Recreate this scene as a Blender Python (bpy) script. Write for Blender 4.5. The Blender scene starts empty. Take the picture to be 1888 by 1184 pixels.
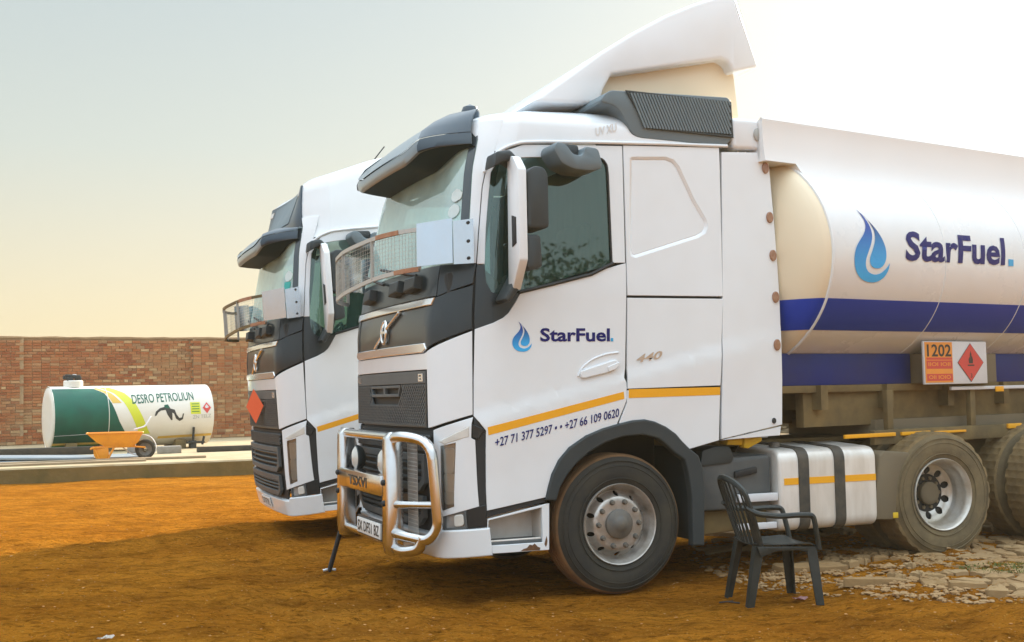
import bpy, bmesh, math, random
import numpy as np
from mathutils import Vector, Matrix, noise, Euler
rnd = random.Random(7)
PI = math.pi
R = math.radians
sc = bpy.context.scene
col = sc.collection

# ---------------------------------------------------------------- camera
PITCH, ROLL = R(3.3774874420073515), R(1.1457628381751035)
cd = bpy.data.cameras.new('camera')
cam = bpy.data.objects.new('camera', cd); col.objects.link(cam)
cd.sensor_width = 36.0; cd.lens = 2200 / 1888 * 36.0
cd.clip_start = 0.1; cd.clip_end = 2000
fw = Vector((0, math.cos(PITCH), math.sin(PITCH))); u0 = Vector((0, -math.sin(PITCH), math.cos(PITCH))); r0 = Vector((1, 0, 0))
rt = r0 * math.cos(ROLL) - u0 * math.sin(ROLL); up = r0 * math.sin(ROLL) + u0 * math.cos(ROLL)
m = Matrix((rt, up, -fw)).transposed().to_4x4(); m.translation = Vector((0, 0, 1.5))
cam.matrix_world = m
sc.camera = cam

# ---------------------------------------------------------------- sky, sun, exposure
SUN_AZ, SUN_EL = R(35), R(24)          # azimuth right of +Y (away from the camera)
w = bpy.data.worlds.new('World'); sc.world = w; w.use_nodes = True
nt = w.node_tree; nt.nodes.clear()
out = nt.nodes.new('ShaderNodeOutputWorld'); bg = nt.nodes.new('ShaderNodeBackground')
sky = nt.nodes.new('ShaderNodeTexSky'); sky.sky_type = 'NISHITA'; sky.sun_disc = False
sky.sun_elevation = SUN_EL; sky.sun_rotation = SUN_AZ
sky.altitude = 1200; sky.air_density = 1.0; sky.dust_density = 7.0; sky.ozone_density = 1.0
# thin high haze: warmer towards the horizon, unseen zenith brightened to lift the shaded cab
tc = nt.nodes.new('ShaderNodeTexCoord'); sep = nt.nodes.new('ShaderNodeSeparateXYZ')
nt.links.new(tc.outputs['Generated'], sep.inputs[0])
def haze_ramp(HZ):
    r_ = nt.nodes.new('ShaderNodeValToRGB'); nt.links.new(sep.outputs['Z'], r_.inputs[0])
    e = r_.color_ramp.elements
    e[0].position = HZ[0][0]; e[0].color = (*HZ[0][1], 1); e[1].position = HZ[-1][0]; e[1].color = (*HZ[-1][1], 1)
    for p_, c_ in HZ[1:-1]:
        x_ = e.new(p_); x_.color = (*c_, 1)
    return r_
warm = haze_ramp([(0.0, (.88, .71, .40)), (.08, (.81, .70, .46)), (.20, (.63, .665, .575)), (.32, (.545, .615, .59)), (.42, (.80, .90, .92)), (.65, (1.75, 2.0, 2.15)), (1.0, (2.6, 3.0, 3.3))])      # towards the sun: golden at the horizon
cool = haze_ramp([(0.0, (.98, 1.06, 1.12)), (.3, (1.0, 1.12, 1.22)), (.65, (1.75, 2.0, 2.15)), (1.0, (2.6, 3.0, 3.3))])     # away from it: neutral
dotn = nt.nodes.new('ShaderNodeVectorMath'); dotn.operation = 'DOT_PRODUCT'; dotn.inputs[1].default_value = (math.sin(SUN_AZ), math.cos(SUN_AZ), 0)
nt.links.new(tc.outputs['Generated'], dotn.inputs[0])
side = nt.nodes.new('ShaderNodeMapRange'); side.interpolation_type = 'SMOOTHSTEP'; side.inputs[1].default_value = -.6; side.inputs[2].default_value = .5
nt.links.new(dotn.outputs['Value'], side.inputs[0])
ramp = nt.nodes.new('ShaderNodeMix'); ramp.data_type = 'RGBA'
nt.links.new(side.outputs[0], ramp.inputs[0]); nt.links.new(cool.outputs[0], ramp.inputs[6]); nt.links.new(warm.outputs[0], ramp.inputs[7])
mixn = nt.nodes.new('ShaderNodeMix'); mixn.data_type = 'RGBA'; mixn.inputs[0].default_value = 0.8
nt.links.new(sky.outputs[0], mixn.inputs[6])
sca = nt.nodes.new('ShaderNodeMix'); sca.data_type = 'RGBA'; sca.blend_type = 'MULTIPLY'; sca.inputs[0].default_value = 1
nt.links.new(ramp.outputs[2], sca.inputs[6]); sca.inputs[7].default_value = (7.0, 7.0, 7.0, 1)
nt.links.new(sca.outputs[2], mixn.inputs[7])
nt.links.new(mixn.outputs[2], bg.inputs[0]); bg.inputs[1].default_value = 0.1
nt.links.new(bg.outputs[0], out.inputs[0])
sd = bpy.data.lights.new('sun', 'SUN'); sun = bpy.data.objects.new('sun', sd); col.objects.link(sun)
sd.energy = 5.0; sd.angle = R(0.6); sd.color = (1.0, 0.83, 0.6)
sdir = Vector((math.sin(SUN_AZ) * math.cos(SUN_EL), math.cos(SUN_AZ) * math.cos(SUN_EL), math.sin(SUN_EL)))
sun.rotation_euler = sdir.to_track_quat('Z', 'Y').to_euler()
sc.view_settings.view_transform = 'Standard'; sc.view_settings.look = 'None'
sc.view_settings.gamma = 1; sc.view_settings.use_curve_mapping = False
sc.view_settings.exposure = 0.72
sc.render.engine = 'CYCLES'
sc.cycles.max_bounces = 8; sc.cycles.transparent_max_bounces = 12; sc.cycles.use_denoising = True
sc.cycles.caustics_reflective = False; sc.cycles.caustics_refractive = False

# ---------------------------------------------------------------- materials
def mat(name, c, rough=.5, metal=0., coat=0., var=0., vscale=6., vcol=None, bump=0., bscale=40., spec=.5, stretch=None, v2=None):
    """base colour with noise-driven wear (var = how far it drifts to vcol) and fine relief"""
    m = bpy.data.materials.new(name); m.use_nodes = True
    t = m.node_tree; b = t.nodes['Principled BSDF']
    b.inputs['Base Color'].default_value = (*c, 1); b.inputs['Roughness'].default_value = rough
    b.inputs['Metallic'].default_value = metal; b.inputs['Coat Weight'].default_value = coat
    b.inputs['Specular IOR Level'].default_value = spec
    if coat: b.inputs['Coat Roughness'].default_value = .08
    if var or bump:
        tcn = t.nodes.new('ShaderNodeTexCoord'); mp = t.nodes.new('ShaderNodeMapping')
        t.links.new(tcn.outputs['Object'], mp.inputs[0])
        if stretch: mp.inputs['Scale'].default_value = stretch
    if var:
        n = t.nodes.new('ShaderNodeTexNoise'); n.inputs['Scale'].default_value = vscale; n.inputs['Detail'].default_value = 7; n.inputs['Roughness'].default_value = .62
        t.links.new(mp.outputs[0], n.inputs['Vector'])
        rr = t.nodes.new('ShaderNodeMapRange'); rr.inputs[1].default_value = .36; rr.inputs[2].default_value = .72
        rr.inputs[3].default_value = 0; rr.inputs[4].default_value = var
        t.links.new(n.outputs['Fac'], rr.inputs[0])
        mx = t.nodes.new('ShaderNodeMix'); mx.data_type = 'RGBA'
        mx.inputs[6].default_value = (*c, 1); mx.inputs[7].default_value = (*(vcol or tuple(x * .5 for x in c)), 1)
        t.links.new(rr.outputs[0], mx.inputs[0])
        last = mx
        if v2:                                  # a second, larger drift: (scale, amount, colour)
            n2 = t.nodes.new('ShaderNodeTexNoise'); n2.inputs['Scale'].default_value = v2[0]; n2.inputs['Detail'].default_value = 4
            t.links.new(mp.outputs[0], n2.inputs['Vector'])
            r2 = t.nodes.new('ShaderNodeMapRange'); r2.inputs[1].default_value = .42; r2.inputs[2].default_value = .68; r2.inputs[4].default_value = v2[1]
            t.links.new(n2.outputs['Fac'], r2.inputs[0])
            m2 = t.nodes.new('ShaderNodeMix'); m2.data_type = 'RGBA'; m2.inputs[7].default_value = (*v2[2], 1)
            t.links.new(mx.outputs[2], m2.inputs[6]); t.links.new(r2.outputs[0], m2.inputs[0]); last = m2
        t.links.new(last.outputs[2], b.inputs['Base Color'])
        r3 = t.nodes.new('ShaderNodeMapRange'); r3.inputs[3].default_value = rough * .85; r3.inputs[4].default_value = min(1, rough * 1.3)
        t.links.new(n.outputs['Fac'], r3.inputs[0]); t.links.new(r3.outputs[0], b.inputs['Roughness'])
    if bump:
        n3 = t.nodes.new('ShaderNodeTexNoise'); n3.inputs['Scale'].default_value = bscale; n3.inputs['Detail'].default_value = 6
        t.links.new(mp.outputs[0], n3.inputs['Vector'])
        bp = t.nodes.new('ShaderNodeBump'); bp.inputs['Strength'].default_value = bump; bp.inputs['Distance'].default_value = .02
        t.links.new(n3.outputs['Fac'], bp.inputs['Height']); t.links.new(bp.outputs[0], b.inputs['Normal'])
    return m

def glass_mat(name, tint, refl=.06, rough=.02, film=0., fcol=(.6, .66, .62), gcol=(.95, 1, 1)):
    """thin pane: tinted see-through, mirror reflection by Fresnel, optional diffuse film"""
    m = bpy.data.materials.new(name); m.use_nodes = True
    t = m.node_tree; t.nodes.clear()
    o = t.nodes.new('ShaderNodeOutputMaterial'); tr = t.nodes.new('ShaderNodeBsdfTransparent'); gl = t.nodes.new('ShaderNodeBsdfGlossy')
    tr.inputs[0].default_value = (*tint, 1); gl.inputs['Roughness'].default_value = rough; gl.inputs[0].default_value = (*gcol, 1)
    fr = t.nodes.new('ShaderNodeFresnel'); fr.inputs[0].default_value = 1.6
    ad = t.nodes.new('ShaderNodeMath'); ad.operation = 'ADD'; ad.use_clamp = True; ad.inputs[1].default_value = refl
    t.links.new(fr.outputs[0], ad.inputs[0])
    mx = t.nodes.new('ShaderNodeMixShader'); t.links.new(ad.outputs[0], mx.inputs[0]); t.links.new(tr.outputs[0], mx.inputs[1]); t.links.new(gl.outputs[0], mx.inputs[2])
    last = mx
    if film:
        df = t.nodes.new('ShaderNodeBsdfDiffuse'); df.inputs[0].default_value = (*fcol, 1)
        n = t.nodes.new('ShaderNodeTexNoise'); n.inputs['Scale'].default_value = 2.2; n.inputs['Detail'].default_value = 6
        tcn = t.nodes.new('ShaderNodeTexCoord'); t.links.new(tcn.outputs['Object'], n.inputs['Vector'])
        mr = t.nodes.new('ShaderNodeMapRange'); mr.inputs[1].default_value = .3; mr.inputs[2].default_value = .7; mr.inputs[3].default_value = film * .7; mr.inputs[4].default_value = film * 1.3
        t.links.new(n.outputs['Fac'], mr.inputs[0])
        m2 = t.nodes.new('ShaderNodeMixShader'); t.links.new(mr.outputs[0], m2.inputs[0]); t.links.new(mx.outputs[0], m2.inputs[1]); t.links.new(df.outputs[0], m2.inputs[2]); last = m2
    t.links.new(last.outputs[0], o.inputs[0])
    return m

DUST = (.42, .24, .10)
M = {}
M['white'] = mat('white_paint', (.765, .81, .845), .22, coat=.5, var=.12, vscale=2.2, vcol=(.62, .60, .56), v2=(5, .05, (.50, .46, .39)))
M['white2'] = mat('white_step_paint', (.74, .72, .68), .45, var=.35, vscale=5, vcol=(.42, .33, .22))
M['dark'] = mat('dark_gloss_panel', (.007, .016, .022), .28, coat=.15, var=.25, vscale=3, vcol=(.022, .030, .031))
M['plastic'] = mat('dark_grey_plastic', (.020, .031, .037), .5, var=.4, vscale=5, vcol=(.050, .055, .052), bump=.05, bscale=120)
M['greyplastic'] = mat('grey_plastic', (.065, .077, .083), .5, var=.3, vscale=4, vcol=(.2, .19, .17), bump=.04, bscale=120)
M['underside'] = mat('dark_teal_underside', (.006, .020, .026), .6, spec=.2)
M['kerb_grey'] = mat('mid_grey_plastic', (.12, .165, .19), .45, var=.2, vscale=4, vcol=(.16, .19, .2), bump=.03, bscale=120)
M['visor'] = mat('smoked_visor_plastic', (.012, .036, .062), .3, coat=.2, var=.2, vscale=2, vcol=(.08, .09, .09))
M['visor_top'] = mat('sky_lit_visor_face', (.15, .205, .245), .3, coat=.3, var=.2, vscale=2, vcol=(.32, .31, .28))  # paler than the cheeks: sky reflection put into the colour
M['black'] = mat('black_gap', (.012, .014, .016), .6)
M['rubber'] = mat('black_rubber_seal', (.02, .022, .024), .6)
M['interior'] = mat('cab_interior', (.03, .034, .036), .8)
M['curtain'] = mat('cab_curtain', (.10, .125, .115), .9, var=.5, vscale=3, vcol=(.05, .07, .07), stretch=(6, 6, .6))
M['chrome'] = mat('chrome', (.82, .82, .80), .16, metal=.75)
M['steel'] = mat('polished_steel', (.70, .71, .72), .17, metal=1, var=.4, vscale=7, vcol=(.52, .48, .42))
M['alu'] = mat('aluminium_sheet', (.54, .62, .70), .20, metal=1, var=.3, vscale=3, vcol=(.55, .55, .53))
M['fueltank'] = mat('brushed_aluminium_tank', (.80, .78, .74), .36, metal=.25, var=.5, vscale=4, vcol=(.62, .55, .46), v2=(9, .3, (.42, .36, .28)), stretch=(1.2, 1.2, .25), bump=.04, bscale=20)
M['strap'] = mat('rubber_tank_strap', (.035, .035, .032), .6, var=.5, vscale=9, vcol=(.16, .13, .09))
M['rust'] = mat('rusty_bar', (.33, .15, .08), .7, var=.6, vscale=20, vcol=(.5, .32, .2))
M['corrosion'] = mat('dark_rust', (.09, .045, .022), .9, var=.8, vscale=30, vcol=(.22, .11, .05))
M['mesh'] = mat('wire_mesh', (.48, .47, .44), .45, metal=.6)
M['tyre'] = mat('tyre_rubber', (.020, .020, .018), .75, var=.55, vscale=4, vcol=(.075, .064, .042), bump=.08, bscale=60)
M['tread'] = mat('dusty_tread', (.14, .075, .035), .9, var=.8, vscale=7, vcol=(.28, .15, .06), bump=.15, bscale=50)
M['tyre2'] = mat('dust_caked_hazy_tyre', (.115, .088, .048), .9, var=.8, vscale=5, vcol=(.22, .165, .085), bump=.12, bscale=60)  # caked dust, plus warm haze glow put into the tan
M['tread2'] = mat('dust_caked_hazy_tread', (.17, .12, .058), .95, var=.8, vscale=8, vcol=(.28, .19, .08), bump=.2, bscale=50)  # dust tinted further to stand in for haze glow
M['rim'] = mat('steel_rim', (.55, .53, .50), .33, metal=.6, var=.75, vscale=9, vcol=(.25, .2, .14), bump=.03, bscale=40)
M['rim2'] = mat('silver_rim', (.64, .63, .60), .34, metal=.5, var=.8, vscale=5, vcol=(.36, .28, .17))
M['hub'] = mat('greasy_hub', (.10, .10, .095), .5, var=.6, vscale=12, vcol=(.2, .16, .11))
M['chassis'] = mat('dusty_hazy_chassis', (.11, .082, .038), .85, var=.8, vscale=4, vcol=(.25, .175, .07), v2=(1.2, .5, (.28, .20, .08)))  # dust, with golden haze glow also put into the brown
M['flap'] = mat('dusty_mudguard', (.16, .13, .085), .8, var=.7, vscale=3, vcol=(.2, .155, .09))
M['orange'] = mat('orange_reflective_tape', (.86, .40, .012), .4, var=.15, vscale=12, vcol=(.7, .3, .02))
M['yellow'] = mat('yellow_plastic', (.75, .50, .02), .5, var=.3, vscale=8, vcol=(.45, .3, .05))
M['navy'] = mat('navy_print', (.008, .010, .13), .5, spec=.25)
M['cyan'] = mat('cyan_print', (.03, .36, .68), .4)
M['gold'] = mat('faded_gold_lettering', (.46, .33, .22), .45, var=.4, vscale=20, vcol=(.7, .62, .55))
M['smudge'] = mat('faded_sticker', (.62, .61, .59), .6, var=.9, vscale=14, vcol=(.72, .71, .69))
M['lens'] = mat('lamp_lens', (.66, .66, .62), .12, coat=.6, var=.3, vscale=14, vcol=(.42, .4, .36))
M['lens_dark'] = mat('lamp_reflector', (.44, .46, .47), .2, metal=.3, var=.5, vscale=10, vcol=(.22, .22, .21))
M['amber'] = mat('amber_lens', (.72, .28, .02), .2, coat=.5)
M['brownlens'] = mat('brown_marker_lens', (.28, .13, .07), .25, coat=.5, var=.5, vscale=25, vcol=(.42, .27, .16))
M['greylens'] = mat('grey_marker_lens', (.36, .37, .35), .3, coat=.4)
M['tank'] = mat('white_tank_paint', (.75, .775, .79), .26, coat=.4, var=.14, vscale=1.6, vcol=(.62, .58, .50), v2=(6, .06, (.5, .45, .36)))
M['cream'] = mat('warm_lit_tank_head', (.78, .68, .50), .4, var=.25, vscale=1.5, vcol=(.68, .55, .36))  # tank head is white; the warm light on it is put into the cream
M['coam'] = mat('translucent_white_rail', (.80, .82, .83), .4, var=.12, vscale=1.2, vcol=(.6, .6, .58))
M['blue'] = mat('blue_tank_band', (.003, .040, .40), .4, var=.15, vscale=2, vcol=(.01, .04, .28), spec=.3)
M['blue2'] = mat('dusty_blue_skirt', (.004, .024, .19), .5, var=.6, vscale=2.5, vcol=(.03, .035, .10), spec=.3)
M['red'] = mat('red_placard', (.62, .06, .05), .5, var=.3, vscale=20, vcol=(.5, .12, .1))
M['orange_sign'] = mat('orange_placard', (.80, .30, .04), .5, var=.3, vscale=15, vcol=(.62, .25, .08))
M['orange_red'] = mat('orange_red_placard', (.75, .11, .03), .5)
M['signwhite'] = mat('white_placard', (.66, .66, .68), .5, var=.2, vscale=8, vcol=(.5, .48, .46))
M['ink'] = mat('black_print', (.03, .03, .03), .5)
M['plate'] = mat('number_plate', (.72, .72, .70), .4, var=.2, vscale=20, vcol=(.5, .45, .38))
M['chair'] = mat('dark_green_plastic', (.013, .018, .017), .45, var=.5, vscale=8, vcol=(.045, .05, .046), bump=.05, bscale=60)
M['glass_side'] = glass_mat('tinted_side_glass', (.30, .44, .42), refl=.08, film=.10, fcol=(.04, .17, .14), gcol=(.80, 1, .94))
M['glass_ws'] = glass_mat('windscreen_glass', (.55, .68, .64), refl=.20, film=.46, fcol=(.58, .80, .74))  # pale film puts the sky's reflection into the glass colour
M['glass_lamp'] = glass_mat('lamp_glass', (.9, .92, .92), refl=.05)
M['frit'] = mat('windscreen_border', (.035, .05, .06), .2, coat=.4)
M['paper'] = mat('pale_sticker', (.58, .66, .65), .6, var=.3, vscale=30, vcol=(.45, .52, .52))
M['teal'] = mat('teal_sticker', (.02, .36, .32), .5)
def gradient_print(name, c0, c1, axis=2, lo=0., hi=1.):
    m = bpy.data.materials.new(name); m.use_nodes = True; t = m.node_tree; b = t.nodes['Principled BSDF']; b.inputs['Roughness'].default_value = .4
    tcn = t.nodes.new('ShaderNodeTexCoord'); s = t.nodes.new('ShaderNodeSeparateXYZ'); t.links.new(tcn.outputs['Generated'], s.inputs[0])
    r = t.nodes.new('ShaderNodeValToRGB'); r.color_ramp.elements[0].color = (*c0, 1); r.color_ramp.elements[1].color = (*c1, 1)
    r.color_ramp.elements[0].position = lo; r.color_ramp.elements[1].position = hi
    t.links.new(s.outputs[axis], r.inputs[0]); t.links.new(r.outputs[0], b.inputs['Base Color']); return m
M['drop_a'] = gradient_print('droplet_print_outer', (.03, .42, .86), (.01, .06, .34), 2, .1, .75)
M['drop_b'] = gradient_print('droplet_print_inner', (.03, .40, .85), (.015, .02, .15), 2, .1, .8)

# ---------------------------------------------------------------- helpers
def tag(o, label=None, cat=None, group=None, kind=None):
    if label: o['label'] = label
    if cat: o['category'] = cat
    if group: o['group'] = group
    if kind: o['kind'] = kind
    return o
def empty(name, loc=(0, 0, 0), rz=0., rot=None):
    o = bpy.data.objects.new(name, None); col.objects.link(o); o.location = loc; o.rotation_euler = rot or (0, 0, rz); o.empty_display_size = .3
    return o
def link(name, me, m, parent=None, loc=None):
    if m is not None and not me.materials: me.materials.append(m)
    o = bpy.data.objects.new(name, me); col.objects.link(o)
    if parent: o.parent = parent
    if loc: o.location = loc
    return o
def done(name, bm, m, parent=None, smooth=40, recalc=True, loc=None):
    if recalc: bmesh.ops.recalc_face_normals(bm, faces=bm.faces)
    me = bpy.data.meshes.new(name); bm.to_mesh(me); bm.free()
    if smooth:
        me.shade_smooth(); me.set_sharp_from_angle(angle=R(smooth))
    return link(name, me, m, parent, loc)
def sig(pl):
    return sum(pl[i][0] * pl[(i + 1) % len(pl)][1] - pl[(i + 1) % len(pl)][0] * pl[i][1] for i in range(len(pl))) / 2
def inset2(pl, d):
    """move a closed polygon's outline inwards by d"""
    if abs(d) < 1e-9: return list(pl)
    n = len(pl); s = 1 if sig(pl) > 0 else -1; o = []
    for i in range(n):
        a, b, c = pl[i - 1], pl[i], pl[(i + 1) % n]
        e1 = (b[0] - a[0], b[1] - a[1]); e2 = (c[0] - b[0], c[1] - b[1])
        l1 = math.hypot(*e1) or 1e-9; l2 = math.hypot(*e2) or 1e-9
        n1 = (-e1[1] / l1 * s, e1[0] / l1 * s); n2 = (-e2[1] / l2 * s, e2[0] / l2 * s)
        k = 1 + n1[0] * n2[0] + n1[1] * n2[1]; k = max(k, .35)
        o.append((b[0] + (n1[0] + n2[0]) * d / k, b[1] + (n1[1] + n2[1]) * d / k))
    return o
def rounded(pl, r, seg=4):
    """round every corner of a closed polygon"""
    n = len(pl); o = []
    for i in range(n):
        a, b, c = (Vector(pl[i - 1]), Vector(pl[i]), Vector(pl[(i + 1) % n]))
        d1 = a - b; d2 = c - b; q = min(r, d1.length * .45, d2.length * .45)
        p0 = b + d1.normalized() * q; p1 = b + d2.normalized() * q
        for k in range(seg + 1):
            t = k / seg; p = p0 * (1 - t) ** 2 + b * 2 * t * (1 - t) + p1 * t * t
            o.append((p.x, p.y))
    return o
def panel(name, pl, m, parent, fn, off=0., th=.018, holes=(), res=.09, inset=.0035, edge=.003, back=False, mirror=None, smooth=38):
    """a sheet cut to outline pl in the surface coordinates of fn, with rolled edges and thickness"""
    bm = bmesh.new()
    def loop(q):
        vs = [bm.verts.new((x, y, 0)) for x, y in q]
        return [bm.edges.new((vs[i], vs[(i + 1) % len(vs)])) for i in range(len(vs))]
    es = loop(inset2(pl, inset))
    for h in holes: es += loop(inset2(h, -inset))
    bmesh.ops.triangle_fill(bm, edges=es, use_beauty=True, use_dissolve=False)
    if res:
        xs = [v.co.x for v in bm.verts]; ys = [v.co.y for v in bm.verts]
        for ax, lo, hi in ((0, min(xs), max(xs)), (1, min(ys), max(ys))):
            k = math.ceil(lo / res + .05)
            while k * res < hi - .05 * res:
                co = [0, 0, 0]; co[ax] = k * res; no = [0, 0, 0]; no[ax] = 1
                bmesh.ops.bisect_plane(bm, geom=bm.verts[:] + bm.edges[:] + bm.faces[:], plane_co=co, plane_no=no, dist=1e-5); k += 1
    hgt = {v: off for v in bm.verts}
    bed = [e for e in bm.edges if len(e.link_faces) == 1]
    nrm = {}
    for e_ in bed:
        f = e_.link_faces[0]; c = f.calc_center_median(); a, b = e_.verts
        d = b.co - a.co; n = Vector((-d.y, d.x, 0))
        if n.length < 1e-12: continue
        n.normalize()
        if (c - a.co).dot(n) > 0: n = -n
        for v in (a, b): nrm.setdefault(v, []).append(n)
    r1, r2, r3 = {}, {}, {}
    for v, ns in nrm.items():
        n = sum(ns, Vector()); 
        k = max(.4, n.length / len(ns)); n = n.normalized() / k
        a = bm.verts.new(v.co + n * edge * .7); hgt[a] = off - edge * .3
        b = bm.verts.new(v.co + n * edge); hgt[b] = off - edge
        c = bm.verts.new(v.co + n * edge); hgt[c] = off - th
        r1[v], r2[v], r3[v] = a, b, c
    for e_ in bed:
        a, b = e_.verts
        if a not in r1 or b not in r1: continue
        for s, t_ in (({v: v for v in (a, b)}, r1), (r1, r2), (r2, r3)):
            try: bm.faces.new((s[a], s[b], t_[b], t_[a]))
            except ValueError: pass
    for v in bm.verts:
        x, y, h = v.co.x, v.co.y, hgt[v]
        if mirror is not None: x = mirror - x
        v.co = offpt(fn, x, y, h)
    bmesh.ops.recalc_face_normals(bm, faces=bm.faces)
    bset = set(bed); lim = R(smooth or 1)           # crisp rim, smooth field
    for f in bm.faces: f.smooth = True
    for e_ in bm.edges: e_.smooth = not (e_ in bset or e_.calc_face_angle(0) > lim)
    return done(name, bm, m, parent, smooth=0, recalc=False)
def offpt(fn, x, y, h):
    p = Vector(fn(x, y))
    if not h: return p
    a = Vector(fn(x + .004, y)) - Vector(fn(x - .004, y)); b = Vector(fn(x, y + .004)) - Vector(fn(x, y - .004))
    n = a.cross(b)
    return p + n.normalized() * h
def box(bm, lo, hi, bev=0., seg=2, rot=None):
    lo, hi = Vector(lo), Vector(hi)
    r = bmesh.ops.create_cube(bm, size=1); c = (lo + hi) / 2; s = hi - lo
    vs = r['verts']
    for v in vs: v.co = Vector((v.co.x * s.x, v.co.y * s.y, v.co.z * s.z))
    if bev:
        es = list({e_ for v in vs for e_ in v.link_edges})
        q = bmesh.ops.bevel(bm, geom=es, offset=bev, segments=seg, affect='EDGES', profile=.5)
        vs = list({v for f in q['faces'] for v in f.verts} | {v for v in vs if v.is_valid})
    for v in vs:
        if rot is not None: v.co = rot @ v.co
        v.co += c
    return vs
def boxo(name, lo, hi, m, parent, bev=.006, rot=None):
    bm = bmesh.new(); box(bm, lo, hi, bev, rot=rot); return done(name, bm, m, parent)
def prism(name, pl, a0, a1, m, parent, axis='y', bev=.01, seg=2, taper=None, smooth=40):
    """polygon extruded along an axis; pl is (x,z) for y, (y,z) for x, (x,y) for z"""
    bm = bmesh.new()
    def P3(p, h):
        return {'y': (p[0], h, p[1]), 'x': (h, p[0], p[1]), 'z': (p[0], p[1], h)}[axis]
    A = [bm.verts.new(P3(p, a0)) for p in pl]
    pl2 = taper(pl) if taper else pl
    B = [bm.verts.new(P3(p, a1)) for p in pl2]
    bm.faces.new(A); bm.faces.new(B)
    for i in range(len(pl)): bm.faces.new((A[i], A[(i + 1) % len(pl)], B[(i + 1) % len(pl)], B[i]))
    bmesh.ops.recalc_face_normals(bm, faces=bm.faces)
    if bev:
        es = [e_ for e_ in bm.edges if e_.calc_face_angle(0) > R(35)]
        bmesh.ops.bevel(bm, geom=es, offset=bev, segments=seg, affect='EDGES', profile=.5, clamp_overlap=True)
    return done(name, bm, m, parent, smooth=smooth)
def smoothpath(pts, r=.05, seg=5, closed=False):
    pts = [Vector(p) for p in pts]; n = len(pts); o = []
    for i in range(n):
        if not closed and i in (0, n - 1): o.append(pts[i]); continue
        a, b, c = pts[i - 1], pts[i], pts[(i + 1) % n]
        d1, d2 = a - b, c - b; q = min(r, d1.length * .48, d2.length * .48)
        p0 = b + d1.normalized() * q; p1 = b + d2.normalized() * q
        for k in range(seg + 1):
            t = k / seg; o.append(p0 * (1 - t) ** 2 + b * 2 * t * (1 - t) + p1 * t * t)
    return o
def tube(bm, pts, rad, segs=10, closed=False, caps=True, flat=1.):
    pts = [Vector(p) for p in pts]; n = len(pts); rings = []
    nrm = None
    for i in range(n):
        if closed: d = pts[(i + 1) % n] - pts[i - 1]
        else: d = pts[min(i + 1, n - 1)] - pts[max(i - 1, 0)]
        d.normalize()
        if nrm is None: nrm = d.orthogonal().normalized() if abs(d.z) > .9 else d.cross(Vector((0, 0, 1))).normalized()
        nrm = (nrm - d * nrm.dot(d)).normalized(); bn = d.cross(nrm)
        rr = rad[i] if isinstance(rad, (list, tuple)) else rad
        rings.append([bm.verts.new(pts[i] + (nrm * math.cos(2 * PI * k / segs) + bn * math.sin(2 * PI * k / segs) * flat) * rr) for k in range(segs)])
    for i in range(n if closed else n - 1):
        a, b = rings[i], rings[(i + 1) % n]
        for k in range(segs): bm.faces.new((a[k], a[(k + 1) % segs], b[(k + 1) % segs], b[k]))
    if caps and not closed: bm.faces.new(rings[0][::-1]); bm.faces.new(rings[-1])
def tubeo(name, pts, rad, m, parent, r=.05, segs=10, closed=False, flat=1.):
    bm = bmesh.new(); tube(bm, smoothpath(pts, r, closed=closed) if r else pts, rad, segs, closed, flat=flat); return done(name, bm, m, parent)
def lathe(bm, prof, segs=48, mod=None):
    """profile of (radius, y) turned about the y axis"""
    rings = []
    for j, (r_, y) in enumerate(prof):
        ring = []
        for k in range(segs):
            q = r_ + (mod(j, k) if mod else 0); a = 2 * PI * k / segs
            ring.append(bm.verts.new((q * math.cos(a), y, q * math.sin(a))))
        rings.append(ring)
    for a, b in zip(rings, rings[1:]):
        for k in range(segs): bm.faces.new((a[k], a[(k + 1) % segs], b[(k + 1) % segs], b[k]))
    return rings
def latheo(name, prof, m, parent, segs=48, cap=(False, False), mod=None, loc=None, smooth=40):
    bm = bmesh.new(); r_ = lathe(bm, prof, segs, mod)
    if cap[0]: bm.faces.new(r_[0])
    if cap[1]: bm.faces.new(r_[-1][::-1])
    return done(name, bm, m, parent, loc=loc, smooth=smooth)
def bars(bm, a, b, w_, h_, fn=None):
    """square bar from a to b (local 3D)"""
    a, b = Vector(a), Vector(b); d = (b - a).normalized()
    s = d.cross(Vector((0, 0, 1))); s = s.normalized() if s.length > 1e-4 else Vector((1, 0, 0)); t = s.cross(d)
    vs = []
    for p in (a, b):
        for sx, sy in ((-1, -1), (1, -1), (1, 1), (-1, 1)): vs.append(bm.verts.new(p + s * sx * w_ / 2 + t * sy * h_ / 2))
    for f in ((3, 2, 1, 0), (4, 5, 6, 7), (0, 1, 5, 4), (1, 2, 6, 5), (2, 3, 7, 6), (3, 0, 4, 7)): bm.faces.new([vs[i] for i in f])
def grid_surface(rows, close=False):
    bm = bmesh.new(); V = [[bm.verts.new(p) for p in r_] for r_ in rows]
    for a, b in zip(V, V[1:]):
        n = len(a)
        for k in range(n if close else n - 1):
            q = [a[k], a[(k + 1) % n], b[(k + 1) % n], b[k]]
            try: bm.faces.new(q)
            except ValueError: pass
    return bm, V
_txt = {}
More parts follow.
